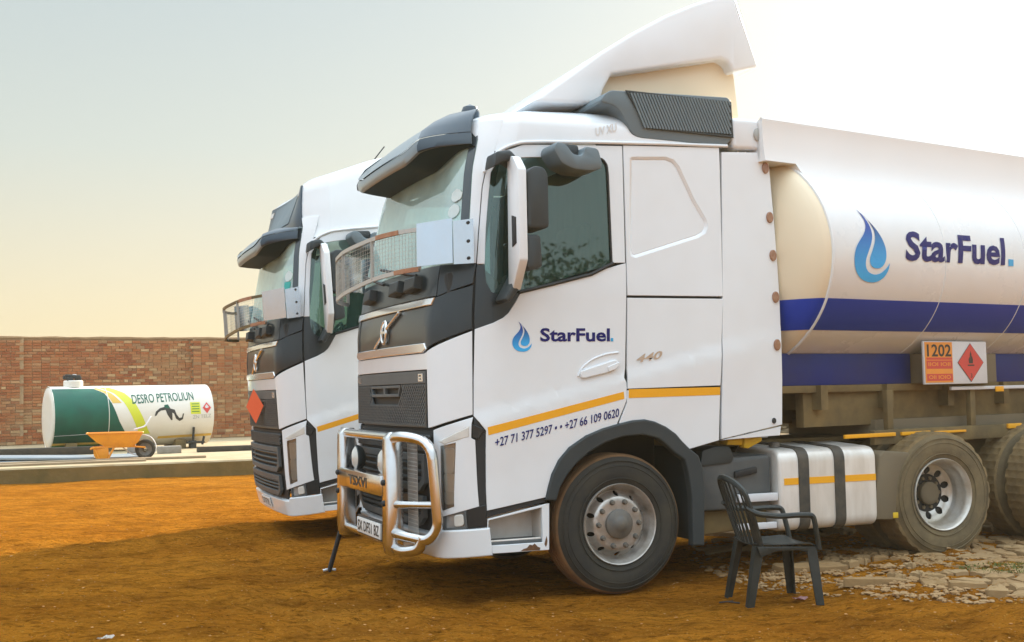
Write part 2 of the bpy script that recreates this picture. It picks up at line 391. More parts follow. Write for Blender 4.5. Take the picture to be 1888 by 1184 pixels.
def textpolys(s, bold=0., space=1.):
    k = (s, bold, space)
    if k not in _txt:
        cu = bpy.data.curves.new('lettering', 'FONT'); cu.body = s; cu.size = 1; cu.offset = bold; cu.space_character = space; cu.resolution_u = 3
        o = bpy.data.objects.new('lettering', cu); col.objects.link(o)
        dg = bpy.context.evaluated_depsgraph_get()
        me = bpy.data.meshes.new_from_object(o.evaluated_get(dg)); bpy.data.objects.remove(o)
        xs = [v.co.x for v in me.vertices]; ys = [v.co.y for v in me.vertices]
        _txt[k] = (me, min(xs), max(xs), min(ys), max(ys))
    return _txt[k]
def text(name, s, quad, m, parent, fn, off=.003, bold=.0, space=1., mirror=None, cuts=0., extra=0.):
    """lettering on a surface; quad = lower-left, lower-right, upper-left corner in surface coordinates (of the inked box)"""
    me, x0, x1, y0, y1 = textpolys(s, bold, space)
    bm = bmesh.new(); bm.from_mesh(me)
    ll, lr, ul = Vector(quad[0]), Vector(quad[1]), Vector(quad[2])
    for v in bm.verts:
        a = (v.co.x - x0) / (x1 - x0); b = (v.co.y - y0) / (y1 - y0)
        p = ll + (lr - ll) * a + (ul - ll) * b; v.co = (p.x, p.y, 0)
    if cuts:
        ys = [v.co.y for v in bm.verts]; k = math.ceil(min(ys) / cuts)
        while k * cuts < max(ys):
            bmesh.ops.bisect_plane(bm, geom=bm.verts[:] + bm.edges[:] + bm.faces[:], plane_co=(0, k * cuts, 0), plane_no=(0, 1, 0), dist=1e-5); k += 1
    for v in bm.verts:
        x = v.co.x if mirror is None else mirror - v.co.x
        v.co = offpt(fn, x, v.co.y, off)
    if extra:
        r_ = bmesh.ops.extrude_face_region(bm, geom=bm.faces[:])
        for v in [g for g in r_['geom'] if isinstance(g, bmesh.types.BMVert)]: pass
    return done(name, bm, m, parent, smooth=0, recalc=False)
def flat(origin, ux, uy):
    """a plane as a surface: (x, y) -> origin + ux*x + uy*y"""
    o_, a_, b_ = Vector(origin), Vector(ux).normalized(), Vector(uy).normalized()
    return lambda x, y: o_ + a_ * x + b_ * y
def sm(x): x = min(1, max(0, x)); return x * x * (3 - 2 * x)
def gz(x, y):
    """height of the bare earth"""
    return .085 * sm((x - .9) / 2.6) + .018 * max(0, min(x - 3.5, 10)) * sm((14 - y) / 6)

# ---------------------------------------------------------------- tractor units
# cab skin: w runs rearwards along the near side (w = metres behind the front axle), round the corner and across the front
_d = np.concatenate([np.linspace(0, .95, 40), .95 + .3 * np.sin(np.linspace(0, PI / 2, 41))[1:]])
_s = .06 * (_d / 1.25) ** 2 + .42 * (1 - np.sqrt(np.clip(1 - ((np.clip(_d, .95, 1.25) - .95) / .3) ** 2, 0, 1)))
_l = np.concatenate([[0], np.cumsum(np.hypot(np.diff(_d), np.diff(_s)))])
T0 = -1.42 + float(_s[-1]); WC = T0 - float(_l[-1]); MW = 2 * WC
def lerp(x, xs, ys):
    if x <= xs[0]: return ys[0]
    for i in range(1, len(xs)):
        if x <= xs[i]: return ys[i - 1] + (ys[i] - ys[i - 1]) * (x - xs[i - 1]) / (xs[i] - xs[i - 1])
    return ys[-1]
_N = 400
_ld = [float(np.interp(i * _l[-1] / _N, _l, _d)) for i in range(_N + 1)]
_ls = [float(np.interp(i * _l[-1] / _N, _l, _s)) for i in range(_N + 1)]
def cabpt(w_, z):
    far = w_ < WC
    if far: w_ = MW - w_
    if w_ >= T0: t, d = w_, 1.25
    else:
        q = max(0, (w_ - WC) / _l[-1] * _N); i = min(int(q), _N - 1); f = q - i
        d = _ld[i] + (_ld[i + 1] - _ld[i]) * f; t = -1.42 + _ls[i] + (_ls[i + 1] - _ls[i]) * f
    b = sm((-.62 - t) / .55)
    t += lerp(z, (.30, .55, .8, 2.0, 2.35, 3.1, 3.5, 3.7), (.06, .01, 0, 0, .05, .22, .36, .5)) * b
    if z < 1.95 and w_ > -1.3:                    # swage line rising along the flank: the skin stands proud below it
        zc = 1.323 + .2405 * (w_ + 1.121)
        d += .012 * sm((zc + .012 - z) / .035) * (1 - sm((zc - .06 - z) / .45)) * sm((w_ + 1.3) / .2) * (1 - .6 * sm((w_ - .8) / .5))
    d -= lerp(z, (0, 2.2, 3.3, 3.5, 3.7), (0, 0, .03, .05, .14)) * d / 1.25
    return (t, 1.25 + d if far else 1.25 - d, z)
def sidept(x, z): return (x, 0., z)
D = {'door_lower': [(0.087, 2.434), (-0.77, 2.201), (-0.822, 2.119), (-0.863, 2.057), (-0.904, 2.022), (-0.976, 1.987), (-1.113, 1.942), (-1.127, 1.588), (-1.132, 1.334), (-1.05, 1.23), (-1.052, 1.094), (-1.053, 0.672), (-0.597, 0.744), (-0.574, 0.819), (-0.547, 0.902), (-0.493, 0.997), (-0.41, 1.083), (-0.279, 1.16), (-0.147, 1.207), (-0.026, 1.243), (0.045, 1.391), (0.059, 1.431), (0.058, 1.55), (0.041, 1.583), (0.056, 1.65), (0.081, 2.191)],
     'door_upper': [(0.082, 2.438), (0.094, 3.322), (-0.745, 3.282), (-1.081, 3.242), (-1.186, 3.18), (-1.209, 3.096), (-1.212, 2.964), (-1.176, 2.628), (-1.146, 2.405), (-1.085, 2.404)],
     'window': [(-1.169, 3.071), (-1.14, 3.15), (-1.01, 3.169), (-0.132, 3.219), (-0.07, 3.206), (-0.04, 3.166), (-0.034, 3.101), (-0.03, 2.432), (-0.847, 2.2), (-0.926, 2.184), (-1.016, 2.218), (-1.055, 2.276), (-1.09, 2.431), (-1.127, 2.666), (-1.149, 2.864)],
     'door_corner': [(-1.145, 2.401), (-1.084, 2.4), (-1.055, 2.276), (-1.011, 2.21), (-0.921, 2.176), (-0.846, 2.192), (-0.77, 2.201), (-0.822, 2.119), (-0.863, 2.057), (-0.904, 2.022), (-0.976, 1.987), (-1.113, 1.942)],
     'sleeper': [(0.103, 3.323), (0.939, 3.356), (0.91, 2.193), (0.09, 2.192)],
     'emboss': [(0.157, 3.226), (0.176, 3.236), (0.463, 3.252), (0.528, 3.234), (0.573, 3.186), (0.694, 2.936), (0.791, 2.785), (0.803, 2.73), (0.777, 2.679), (0.713, 2.644), (0.17, 2.477), (0.134, 2.488), (0.119, 2.545)],
     'locker': [(0.089, 2.175), (0.91, 2.176), (0.862, 1.513), (0.066, 1.502)],
     'side_lower': [(0.065, 1.491), (0.862, 1.501), (0.838, 1.099), (0.563, 1.039), (0.504, 1.094), (0.451, 1.152), (0.369, 1.207), (0.279, 1.246), (0.198, 1.264), (0.099, 1.259), (-0.013, 1.238), (0.058, 1.399)],
     'fairing': [(0.96, 3.322), (1.385, 3.343), (1.39, 3.217), (1.409, 2.828), (1.421, 2.523), (1.427, 2.194), (1.428, 1.838), (1.427, 1.55), (1.413, 1.201), (0.862, 1.106)],
     'fairing_skirt': [(0.872, 1.098), (1.408, 1.189), (1.395, 1.118), (0.915, 1.1)],
     'lamps': [(1.35, 3.214), (1.368, 2.822), (1.381, 2.522), (1.387, 2.194), (1.383, 1.821), (1.335, 1.233)],
     'stripe_door': [(-1.042, 1.256), (0.034, 1.483), (0.041, 1.431), (-1.035, 1.196)],
     'stripe_side': [(0.074, 1.498), (0.857, 1.501), (0.855, 1.443), (0.073, 1.435)],
     'flare': [(-0.597, 0.736), (-0.574, 0.819), (-0.547, 0.902), (-0.493, 0.997), (-0.41, 1.083), (-0.279, 1.16), (-0.147, 1.207), (-0.013, 1.238), (0.099, 1.259), (0.198, 1.264), (0.279, 1.246), (0.369, 1.207), (0.451, 1.152), (0.504, 1.094), (0.563, 1.039), (0.636, 0.984), (0.67, 0.889), (0.679, 0.747), (0.661, 0.332), (0.586, 0.337), (0.588, 0.679), (0.566, 0.853), (0.533, 0.972), (0.442, 1.032), (0.375, 1.094), (0.313, 1.14), (0.182, 1.173), (0.016, 1.166), (-0.136, 1.124), (-0.264, 1.062), (-0.365, 0.988), (-0.44, 0.913), (-0.506, 0.816), (-0.538, 0.729)],
     'step_outer': [(-1.052, 0.615), (-0.598, 0.698), (-0.577, 0.7), (-0.585, 0.372), (-1.054, 0.373), (-1.067, 0.491)],
     'step_hole': [(-1.045, 0.604), (-0.636, 0.673), (-0.634, 0.429), (-1.055, 0.43), (-1.058, 0.499)],
     'drip': [(-1.216, 3.072), (-1.211, 3.156), (-1.168, 3.212), (-1.088, 3.259), (-0.803, 3.293), (-0.557, 3.307), (-0.117, 3.33), (0.48, 3.354), (1.009, 3.369)],
     'handle_recess': [(-0.302, 1.615), (-0.275, 1.642), (-0.177, 1.716), (-0.097, 1.739), (0.0, 1.723), (-0.006, 1.667), (-0.056, 1.628), (-0.276, 1.583), (-0.302, 1.591)],
     'handle': [(-0.31, 1.635), (-0.031, 1.715), (-0.009, 1.699), (-0.014, 1.671), (-0.055, 1.636), (-0.285, 1.587), (-0.311, 1.592)],
     'crease': [(-1.121, 1.323), (-0.783, 1.402), (-0.4, 1.491), (0.042, 1.603), (0.073, 1.61), (0.407, 1.679), (0.882, 1.79), (1.426, 1.91)],
     'pillar': [(-1.299, 3.157), (-1.238, 3.153), (-1.202, 3.192), (-1.216, 2.965), (-1.18, 2.628), (-1.154, 2.424), (-1.196, 2.421), (-1.272, 2.947)],
     'intake': [(-0.054, 3.671), (0.001, 3.753), (0.047, 3.781), (1.064, 3.791), (1.108, 3.759), (1.07, 3.438), (1.042, 3.406), (0.982, 3.341), (0.937, 3.386), (0.274, 3.401), (0.207, 3.426), (0.124, 3.597), (0.07, 3.653)],
     'intake_grill': [(0.199, 3.772), (1.087, 3.74), (1.063, 3.464), (0.331, 3.507)],
     'logo': [(-0.837, 1.783), (-0.686, 1.992)],
     'text_star': [(-0.622, 1.852), (-0.041, 1.85), (-0.619, 1.949), (-0.038, 1.95)],
     'text_440': [(0.134, 1.689), (0.349, 1.72), (0.145, 1.749), (0.36, 1.784)],
     'phone': [(-0.986, 1.115), (-0.007, 1.293), (-0.984, 1.175), (-0.005, 1.369)],
     'sticker': [(-0.128, 3.363), (0.056, 3.416), (-0.123, 3.438), (0.053, 3.5)]}
def mir(pl): return [(MW - x, y) for x, y in pl]
def both(name, pl, m, root, **k):
    a = panel(name, pl, m, root, cabpt, **k); b = panel(name, pl, m, root, cabpt, mirror=MW, **k)
    return a, b
def across(half):
    """outline of a panel spanning the front from its near half (top of centre ... bottom of centre)"""
    return half + [(MW - x, y) for x, y in reversed(half)]

def wheel(parent, name, loc, rear=False, flip=False, dual=False):
    """tyre (outer face at y = 0, running inwards), rim disc, nuts, hub"""
    g = empty(name, loc); g.parent = parent
    if flip: g.rotation_euler = (0, 0, PI)
    RO = .515; Wd = .30; segs = 96
    mt, md = (M['tyre2'], M['tread2']) if rear else (M['tyre'], M['tread'])
    side_ = [(.292, .030), (.300, .012), (.318, .004), (.36, -.006), (.41, -.008), (.45, -.002), (.476, .010), (.492, .022)]
    bm = bmesh.new(); lathe(bm, side_, segs)
    lathe(bm, [(r_, Wd - y) for r_, y in reversed(side_)], segs)
    for rr in (.335, .425, .462):                     # moulded rings on the sidewall
        lathe(bm, [(rr - .004, -.004), (rr - .002, -.0105), (rr + .002, -.0105), (rr + .004, -.004)], segs)
    tyre = done('tyre', bm, mt, g)
    pr = [(.492, .022), (.505, .036)]
    grooves = [.075, .125, .175, .225]
    for q in grooves: pr += [(RO, q - .007), (RO - .013, q - .004), (RO - .013, q + .004), (RO, q + .007)]
    pr += [(.505, Wd - .036), (.492, Wd - .022)]
    bm = bmesh.new()
    if rear:
        ys = [.022, .03, .055, .06, .10, .105, .145, .155, .195, .2, .24, .245, .27, .278]
        pr2 = [(.492 if i in (0, 13) else .507, y) for i, y in enumerate(ys)]
        lathe(bm, pr2, 144, mod=lambda j, k: 0 if j in (0, 13) else (.008 if ((k + (j // 2) * 3) % 6) < 4 else -.004))
    else: lathe(bm, pr, segs)
    done('tread', bm, md, g, smooth=25)
    mr = M['rim2'] if rear else M['rim']
    if rear:
        prof = [(.292, .036), (.298, .004), (.293, -.004), (.285, .0), (.279, .012), (.268, .030), (.262, .050), (.262, .085), (.250, .105), (.243, .150), (.243, .185)]
        disc = lambda r_: .190 + .035 * sm((.2 - r_) / .08) - .02 * sm((r_ - .2) / .04)
        holes_r, hole = .188, (.033, .033); bolt = .125; hubr = .09; hub = [(.095, .22), (.095, .165), (.085, .155), (.05, .15), (.0, .15)]
    else:
        prof = [(.292, .036), (.298, .004), (.293, -.004), (.285, .0), (.279, .014), (.266, .034), (.258, .055), (.256, .075), (.243, .090)]
        disc = lambda r_: .092 - .062 * sm((.243 - r_) / .055)
        holes_r, hole = .222, (.021, .021); bolt = .165; hubr = .105; hub = [(.108, .04), (.108, .012), (.098, .002), (.07, -.002), (.05, -.016), (.032, -.028), (0, -.03)]
    latheo('rim', prof, mr, g, 64)
    circ = lambda r_, n, cx=0, cz=0: [(cx + r_ * math.cos(2 * PI * k / n), cz + r_ * math.sin(2 * PI * k / n)) for k in range(n)]
    hs = [circ(hubr - .01, 24)] + [circ(hole[0], 12, holes_r * math.cos(2 * PI * (k + .5) / 10), holes_r * math.sin(2 * PI * (k + .5) / 10)) for k in range(10)]
    panel('wheel_disc', circ(.244, 60), mr, g, lambda x, z: (x, disc(math.hypot(x, z)), z), th=.012, holes=hs, res=.018, inset=0, edge=.002)
    latheo('brake_drum', [(.25, .27), (.25, .21), (.0, .205)], M['black'], g, 32)
    nut = None
    for k in range(10):
        a = 2 * PI * k / 10; y0 = disc(bolt)
        if nut is None:
            bm = bmesh.new(); r_ = lathe(bm, [(.021, .012), (.021, 0), (.0165, -.001), (.0165, -.024), (.013, -.03)], 12); bm.faces.new(r_[-1][::-1])
            nut = done('wheel_nut', bm, M['flap'] if rear else M['hub'], g); o = nut
        else: o = nut.copy(); col.objects.link(o); o.parent = g
        o.location = (bolt * math.cos(a), y0, bolt * math.sin(a))
    latheo('hub', hub, M['flap'] if rear else M['hub'], g, 32)  # rear hub: shade inside the dish put into the dust brown
    return g
def copy_wheel(g, parent, loc, flip):
    c = g.copy(); col.objects.link(c); c.parent = parent; c.location = loc; c.rotation_euler = (0, 0, PI if flip else 0)
    for ch in g.children:
        d = ch.copy(); col.objects.link(d); d.parent = c
    return c

def droplet(root, fn, cx, cz, h, off=.003, wide=1., cuts=0):
    """two-tone water-drop emblem, height h, centred; printed flat on fn"""
    def bez(p, n=14):
        o = []
        for i in range(0, len(p) - 1, 3):
            a, b, c, d = map(Vector, p[i:i + 4])
            for k in range(n):
                t = k / n; o.append(a * (1 - t) ** 3 + b * 3 * t * (1 - t) ** 2 + c * 3 * t * t * (1 - t) + d * t ** 3)
        return [(q.x, q.y) for q in o]
    # unit box: x -.27..+.27, y -.5..+.5
    outer = bez([(-.09, .50), (-.02, .38), (-.02, .30), (-.06, .22), (-.12, .08), (-.27, .02), (-.27, -.20), (-.27, -.38), (-.16, -.50), (.02, -.50), (.16, -.50), (.26, -.40), (.27, -.23),
                 (.20, -.36), (.10, -.41), (.02, -.39), (-.09, -.37), (-.12, -.27), (-.09, -.17), (-.05, -.05), (.02, .05), (.03, .17), (.035, .30), (-.02, .42), (-.09, .50)])
    inner = bez([(-.075, .48), (.02, .36), (.17, .20), (.21, -.02), (.24, -.20), (.17, -.31), (.08, -.31), (-.02, -.31), (-.05, -.24), (-.03, -.16), (.0, -.06), (.075, .05), (.075, .18), (.075, .30), (.0, .40), (-.075, .48)])
    for pl, m in ((outer, M['drop_a']), (inner, M['drop_b'])):
        panel('emblem', [(cx + x * h * wide, cz + y * h) for x, y in pl], m, root, fn, off=off, th=.001, inset=0, edge=.0005, res=cuts, smooth=0)

def build_tractor(v):
    """v = 1: the near tractor (bull bar, lettering); v = 2: the taller one behind it"""
    t1 = v == 1
    root = empty('tractor_unit')
    # ---- shell behind the panels: liner, floor, back wall, interior
    win = D['window']; B = M['black']; I = M['interior']
    liner = [(-1.16, 1.18), (.88, 1.18), (.90, 3.33), (-.75, 3.28), (-1.20, 3.15), (-1.16, 2.40)]
    both('door_liner', liner, I, root, off=-.03, th=.02, holes=[inset2(rounded(win, .02), -.055)], inset=0, res=.15)
    panel('front_bulkhead', [(-1.05, .60), (-1.14, 2.40), (MW + 1.14, 2.40), (MW + 1.05, .60)], B, root, cabpt, off=-.045, th=.02, inset=0, res=.12)
    both('inner_sill', [(-1.14, .62), (-.62, .72), (-.62, 1.2), (-1.14, 1.3)], B, root, off=-.03, th=.02, inset=0)
    both('windscreen_pillar', [(-1.25, 2.38), (-1.10, 2.38), (-1.13, 3.30), (-1.36, 3.30)], I, root, off=-.03, th=.03, inset=0)
    panel('windscreen_header', [(-1.20, 3.22), (-1.20, 3.50), (MW + 1.20, 3.50), (MW + 1.20, 3.22)], I, root, cabpt, off=-.03, th=.03, inset=0, res=.12)
    boxo('cab_floor', (-.95, .10, 1.18), (.86, 2.40, 1.26), I, root)
    boxo('cab_back_wall', (.86, .05, 1.1), (.9, 2.45, 3.36), I, root)
    boxo('bunk_curtain', (.03, .08, 1.26), (.07, 2.42, 3.3), M['curtain'], root)
    prism('dashboard', [(-1.28, 1.3), (-1.28, 2.36), (-1.0, 2.40), (-.78, 2.22), (-.72, 1.9), (-.9, 1.3)], .12, 2.38, I, root, bev=.04)
    for a0 in (.32, 1.55):
        s = prism('seat', [(-.55, 1.66), (-.02, 1.62), (-.02, 1.78), (-.55, 1.82)], a0, a0 + .55, M['curtain'], root, bev=.05)
        prism('backrest', [(-.1, 1.7), (-.26, 1.75), (-.12, 2.78), (.0, 2.78)], a0 + .03, a0 + .52, M['curtain'], s, bev=.05)
    a_c = .62
    bm = bmesh.new(); tube(bm, [(.23 * math.cos(k * PI / 16) * .5 - .68, a_c + .23 * math.sin(k * PI / 16), 2.14 + .23 * math.cos(k * PI / 16) * .87) for k in range(32)], .016, 8, closed=True)
    bars(bm, (-.68, a_c - .22, 2.14), (-.68, a_c + .22, 2.14), .03, .02); bars(bm, (-.68, a_c, 2.14), (-.9, a_c, 1.95), .06, .06)
    done('steering_wheel', bm, I, root)

    # ---- painted flank
    W_ = M['white']
    for mm in (None, MW):
        dl = panel('door', D['door_lower'], W_, root, cabpt, mirror=mm, res=.05)
        k0 = win                                   # the upper frame: a ring open at the bottom, round the window
        frame = [(.082, 2.436), (.094, 3.318), (-.745, 3.279), (-1.081, 3.238), (-1.182, 3.175), (-1.206, 3.096), (-1.209, 2.964), (-1.173, 2.628), (-1.146, 2.405), (-1.085, 2.405),
                 k0[13], k0[14], k0[0], k0[1], k0[2], k0[3], k0[4], k0[5], k0[6], k0[7]]
        panel('door_frame', frame, W_, dl, cabpt, mirror=mm)
        g_ = panel('side_window', win, M['glass_side'], dl, cabpt, mirror=mm, off=-.012, th=.005, inset=-.008)
        panel('corner_panel', D['door_corner'], M['dark'], dl, cabpt, mirror=mm, off=-.004)
        bm = bmesh.new()
        tr = [offpt(cabpt, (mm - x) if mm is not None else x, z, .004) for x, z in ((-.78, 2.205), (-.5, 2.27), (-.2, 2.345), (-.02, 2.43))]
        tube(bm, tr, .013, 8); done('window_trim', bm, M['rubber'], dl)
        tr = [offpt(cabpt, (mm - x) if mm is not None else x, z, -.002) for x, z in (k0[3], k0[4], k0[5], k0[6], k0[7])]
        tubeo('window_seal', tr, .008, M['rubber'], dl, r=.02)
        panel('door_handle', rounded(D['handle'], .015), W_, dl, cabpt, mirror=mm, off=.020, th=.02, edge=.008)
        panel('lock_panel', rounded([(-.10, 1.665), (-.035, 1.688), (-.01, 1.70), (.0, 1.69), (-.03, 1.65), (-.09, 1.63)], .008), W_, dl, cabpt, mirror=mm, off=.028, th=.01, edge=.004)
        tr = [offpt(cabpt, (mm - x) if mm is not None else x, z, .001) for x, z in ((-.33, 1.60), (-.30, 1.66), (-.22, 1.72), (-.1, 1.76), (.0, 1.77))]
        tubeo('handle_lip', tr, .008, W_, dl, r=.06)
        panel('reflective_stripe', [(-1.038, 1.253), (.032, 1.482), (.036, 1.430), (-1.032, 1.198)], M['orange'], dl, cabpt, mirror=mm, off=.0015, th=.001, inset=0, edge=.0005, res=.04)
        sl = panel('sleeper_panel', D['sleeper'], W_, root, cabpt, mirror=mm, holes=[D['emboss']], inset=.004)
        em = rounded(D['emboss'], .03)
        panel('blanked_window', inset2(D['emboss'], .022), W_, sl, cabpt, mirror=mm, off=-.014, th=.01, edge=.014, inset=.004)
        # sloping rim round the blanked window
        o1 = inset2(D['emboss'], -.003); o2 = inset2(D['emboss'], .020)
        rows = [[offpt(cabpt, (mm - x) if mm is not None else x, z, h_) for x, z in o_] for o_, h_ in ((o1, -.002), (inset2(D['emboss'], .010), -.007), (o2, -.0165))]
        bm, _v = grid_surface(rows, close=True); done('window_rim', bm, W_, sl)
        panel('locker_door', D['locker'], W_, root, cabpt, mirror=mm, res=.05)
        s2 = panel('lower_panel', D['side_lower'], W_, root, cabpt, mirror=mm, res=.07)
        panel('reflective_stripe', D['stripe_side'], M['orange'], s2, cabpt, mirror=mm, off=.002, th=.001, inset=0, edge=.0005, res=.1)
        fp = panel('side_fairing', D['fairing'], W_, root, cabpt, mirror=mm, off=-.004, th=.03, res=.06)
        panel('fairing_skirt', D['fairing_skirt'], W_, fp, cabpt, mirror=mm, off=-.012, th=.02, res=.1)
        for i, (x, z) in enumerate(D['lamps']):
            r_ = .038 if i < 5 else .016
            circ = [(x + r_ * .62 * math.cos(2 * PI * k / 20), z + r_ * math.sin(2 * PI * k / 20)) for k in range(20)]
            panel('marker_lamp' if i < 5 else 'fastener', circ, M['brownlens'] if i < 5 else B, fp, cabpt, mirror=mm, off=.012, th=.02, edge=.006, inset=0)
        panel('wheel_arch', D['flare'], M['plastic'], root, cabpt, mirror=mm, off=.022, th=.07, edge=.012, inset=0, res=.05)
        tr = [offpt(cabpt, (mm - x) if mm is not None else x, z, .006) for x, z in D['drip']]
        tubeo('drip_rail', tr, .013, W_, root, r=.04)
        # step well behind the bumper
        st = panel('step_panel', D['step_outer'], W_, root, cabpt, mirror=mm, holes=[D['step_hole']], th=.03)
        f = (lambda y: y) if mm is None else (lambda y: 2.5 - y)
        lohi = lambda x0, x1, y0, y1, z0, z1: ((x0, min(f(y0), f(y1)), z0), (x1, max(f(y0), f(y1)), z1))
        boxo('step_back', *lohi(-1.06, -.60, .20, .22, .38, .70), M['white2'], st)
        rp_ = [(-.82, .378), (-.79, .392), (-.765, .396), (-.74, .418), (-.715, .412), (-.70, .425), (-.675, .40), (-.655, .392), (-.66, .376)]
        panel('rust_patch', rp_, M['corrosion'], st, cabpt, mirror=mm, off=.001, th=.0008, inset=0, edge=.0005, res=0)
        panel('rust_patch', [(-.622, .415), (-.612, .45), (-.604, .47), (-.598, .44), (-.603, .41), (-.612, .395)], M['corrosion'], st, cabpt, mirror=mm, off=.001, th=.0008, inset=0, edge=.0005, res=0)
        tubeo('step_ridge', [(-1.03, (.03 if mm is None else 2.47), .456), (-.64, (.03 if mm is None else 2.47), .456)], .008, M['white2'], st, r=0, segs=6)
        boxo('step_tread', *lohi(-1.05, -.62, .02, .21, .42, .452), M['greyplastic'], st)
        boxo('step_side', *lohi(-.632, -.615, .02, .21, .44, .69), M['white2'], st)
        boxo('wheel_well', *lohi(-.60, .62, .62, .66, .55, 1.3), B, root)
        boxo('wheel_well', *lohi(-.60, .60, .05, .66, 1.28, 1.31), B, root)
        boxo('well_front', *lohi(-.60, -.575, .05, .66, .45, 1.3), B, root)
        boxo('well_rear', *lohi(.60, .62, .06, .60, .36, 1.05), M['plastic'], root)

    if t1:
        dl = [o for o in root.children if o.name.startswith('door') and o.name.split('.')[0] == 'door'][0]
        droplet(dl, cabpt, -.763, 1.888, .215, wide=1.28, cuts=.05)
        text('lettering', 'StarFuel', ((-.622, 1.852), (-.066, 1.851), (-.620, 1.950)), M['navy'], dl, cabpt, bold=.028)
        panel('full_stop', [(-.058, 1.852), (-.038, 1.852), (-.038, 1.876), (-.058, 1.876)], M['cyan'], dl, cabpt, off=.003, th=.001, inset=0, edge=.0005, res=0)
        text('telephone_number', '+27 71 377 5297 • • +27 66 109 0620', ((-.986, 1.112), (-.010, 1.300), (-.984, 1.176)), M['navy'], dl, cabpt, off=.004, bold=.012)
        lk = [o for o in root.children if o.name.split('.')[0] == 'locker_door'][0]
        text('power_badge', '440', ((.138, 1.690), (.350, 1.722), (.165, 1.752)), M['gold'], lk, cabpt, off=.006, bold=.02)

    # ---- front
    panel('hood_panel', across([(-1.560, 1.786), (-1.525, 1.792), (-1.130, 1.931), (-1.137, 1.343), (-1.464, 1.256), (-1.505, 1.252), (-1.512, 1.668)]), W_, root, cabpt, res=.06)
    panel('wiper_panel', across([(-1.43, 2.412), (-1.43, 2.188)]), M['dark'], root, cabpt, off=-.004)
    both('cowl_corner', [(-1.424, 2.412), (-1.150, 2.412), (-1.152, 2.268), (-1.424, 2.184)], M['dark'], root, off=-.002)
    both('dark_corner_panel', [(-1.588, 2.120), (-1.462, 2.124), (-1.434, 2.178), (-1.150, 2.256), (-1.128, 1.945), (-1.512, 1.820), (-1.588, 1.870)], M['dark'], root, off=0.)
    emb = panel('badge_panel', across([(-1.590, 2.122), (-1.590, 1.862)]), M['dark'], root, cabpt, off=-.006)
    panel('chrome_strip', across([(-1.437, 2.176), (-1.462, 2.128)]), M['chrome'], root, cabpt, off=.010, th=.02, edge=.006)
    panel('chrome_strip', across([(-1.542, 1.857), (-1.513, 1.818), (-1.576, 1.793)]), M['chrome'], root, cabpt, off=.010, th=.02, edge=.006)
    # diagonal bar and ring badge
    c0, c1 = (-2.72, 1.868), (-2.10, 2.112)
    bm = bmesh.new()
    for (p0, p1) in ((c0, (-2.50, 1.955)), ((-2.38, 2.002), c1)):
        pts = [offpt(cabpt, p0[0] + (p1[0] - p0[0]) * k / 6, p0[1] + (p1[1] - p0[1]) * k / 6, .010) for k in range(7)]
        tube(bm, pts, .013, 8)
    done('badge_bar', bm, M['chrome'], emb)
    bm = bmesh.new(); tube(bm, [offpt(cabpt, -2.44 + .062 * math.cos(k * PI / 12), 1.979 + .085 * math.sin(k * PI / 12), .012) for k in range(24)], .014, 8, closed=True)
    bars(bm, offpt(cabpt, -2.49, 1.979, .012), offpt(cabpt, -2.39, 1.979, .012), .03, .02); done('badge_ring', bm, M['chrome'], emb)
    # upper grille
    gr = panel('upper_grille', across([(-1.518, 1.662), (-1.520, 1.253)]), B, root, cabpt, off=-.03, th=.02)
    panel('grille_band', across([(-1.526, 1.656), (-1.526, 1.570)]), M['greyplastic'], gr, cabpt, off=.006, th=.026)
    rim_ = across([(-1.518, 1.662), (-1.520, 1.253)])
    panel('grille_rim', rim_, M['dark'], gr, cabpt, off=.004, th=.024, holes=[inset2(rim_, .022)])
    def lattice(name, x0, x1, z0, z1, step, par, skip=None, off=-.004):
        bm = bmesh.new(); Wd, Hd = x1 - x0, z1 - z0
        for s in (1, -1):
            k = -Hd
            while k < Wd:
                # a diagonal: x = x0 + k + u, z = z0 + u (or mirrored in z)
                u0, u1 = max(0, -k), min(Hd, Wd - k)
                n = max(1, int((u1 - u0) / .07)); last = None
                for i in range(n + 1):
                    u = u0 + (u1 - u0) * i / n; x = x0 + k + u; z = z0 + u if s > 0 else z1 - u
                    cur = None if (skip and skip[0] < x < skip[1] and skip[2] < z < skip[3]) else offpt(cabpt, x, z, off + (.003 if s > 0 else 0))
                    if last is not None and cur is not None: bars(bm, last, cur, .012, .014)
                    last = cur
                k += step
        tag(done(name, bm, M['greyplastic'], par, smooth=0), kind='stuff')
    lattice('grille_mesh', MW + 1.53, -1.53, 1.262, 1.565, .043, gr, skip=(MW + 2.07, -2.07, 1.48, 1.57))
    slot = [(MW + 2.06, 1.560), (-2.06, 1.560), (-2.10, 1.478), (MW + 2.10, 1.478)]
    panel('grille_slot', slot, M['greyplastic'], gr, cabpt, off=.008, th=.03, holes=[[(MW + 2.085, 1.545), (WC - .018, 1.545), (WC - .018, 1.495), (MW + 2.11, 1.495)], [(WC + .018, 1.545), (-2.085, 1.545), (-2.11, 1.495), (WC + .018, 1.495)]], inset=0)
    panel('grille_badge', [(-1.66, 1.64), (-1.575, 1.64), (-1.575, 1.585), (-1.66, 1.585)], M['chrome'], gr, cabpt, off=.010, th=.006, holes=[[(-1.648, 1.630), (-1.60, 1.630), (-1.60, 1.618), (-1.648, 1.618)], [(-1.636, 1.608), (-1.60, 1.608), (-1.60, 1.595), (-1.636, 1.595)]], inset=0, edge=.001)
    text('grille_lettering', 'LUV', ((MW + 1.70, 1.59), (MW + 1.56, 1.59), (MW + 1.70, 1.635)), M['chrome'], gr, cabpt, off=.010, bold=.02)
    # lamps
    hole1 = [(-1.395, 1.158), (-1.168, 1.262), (-1.168, 1.190), (-1.345, 1.138)]
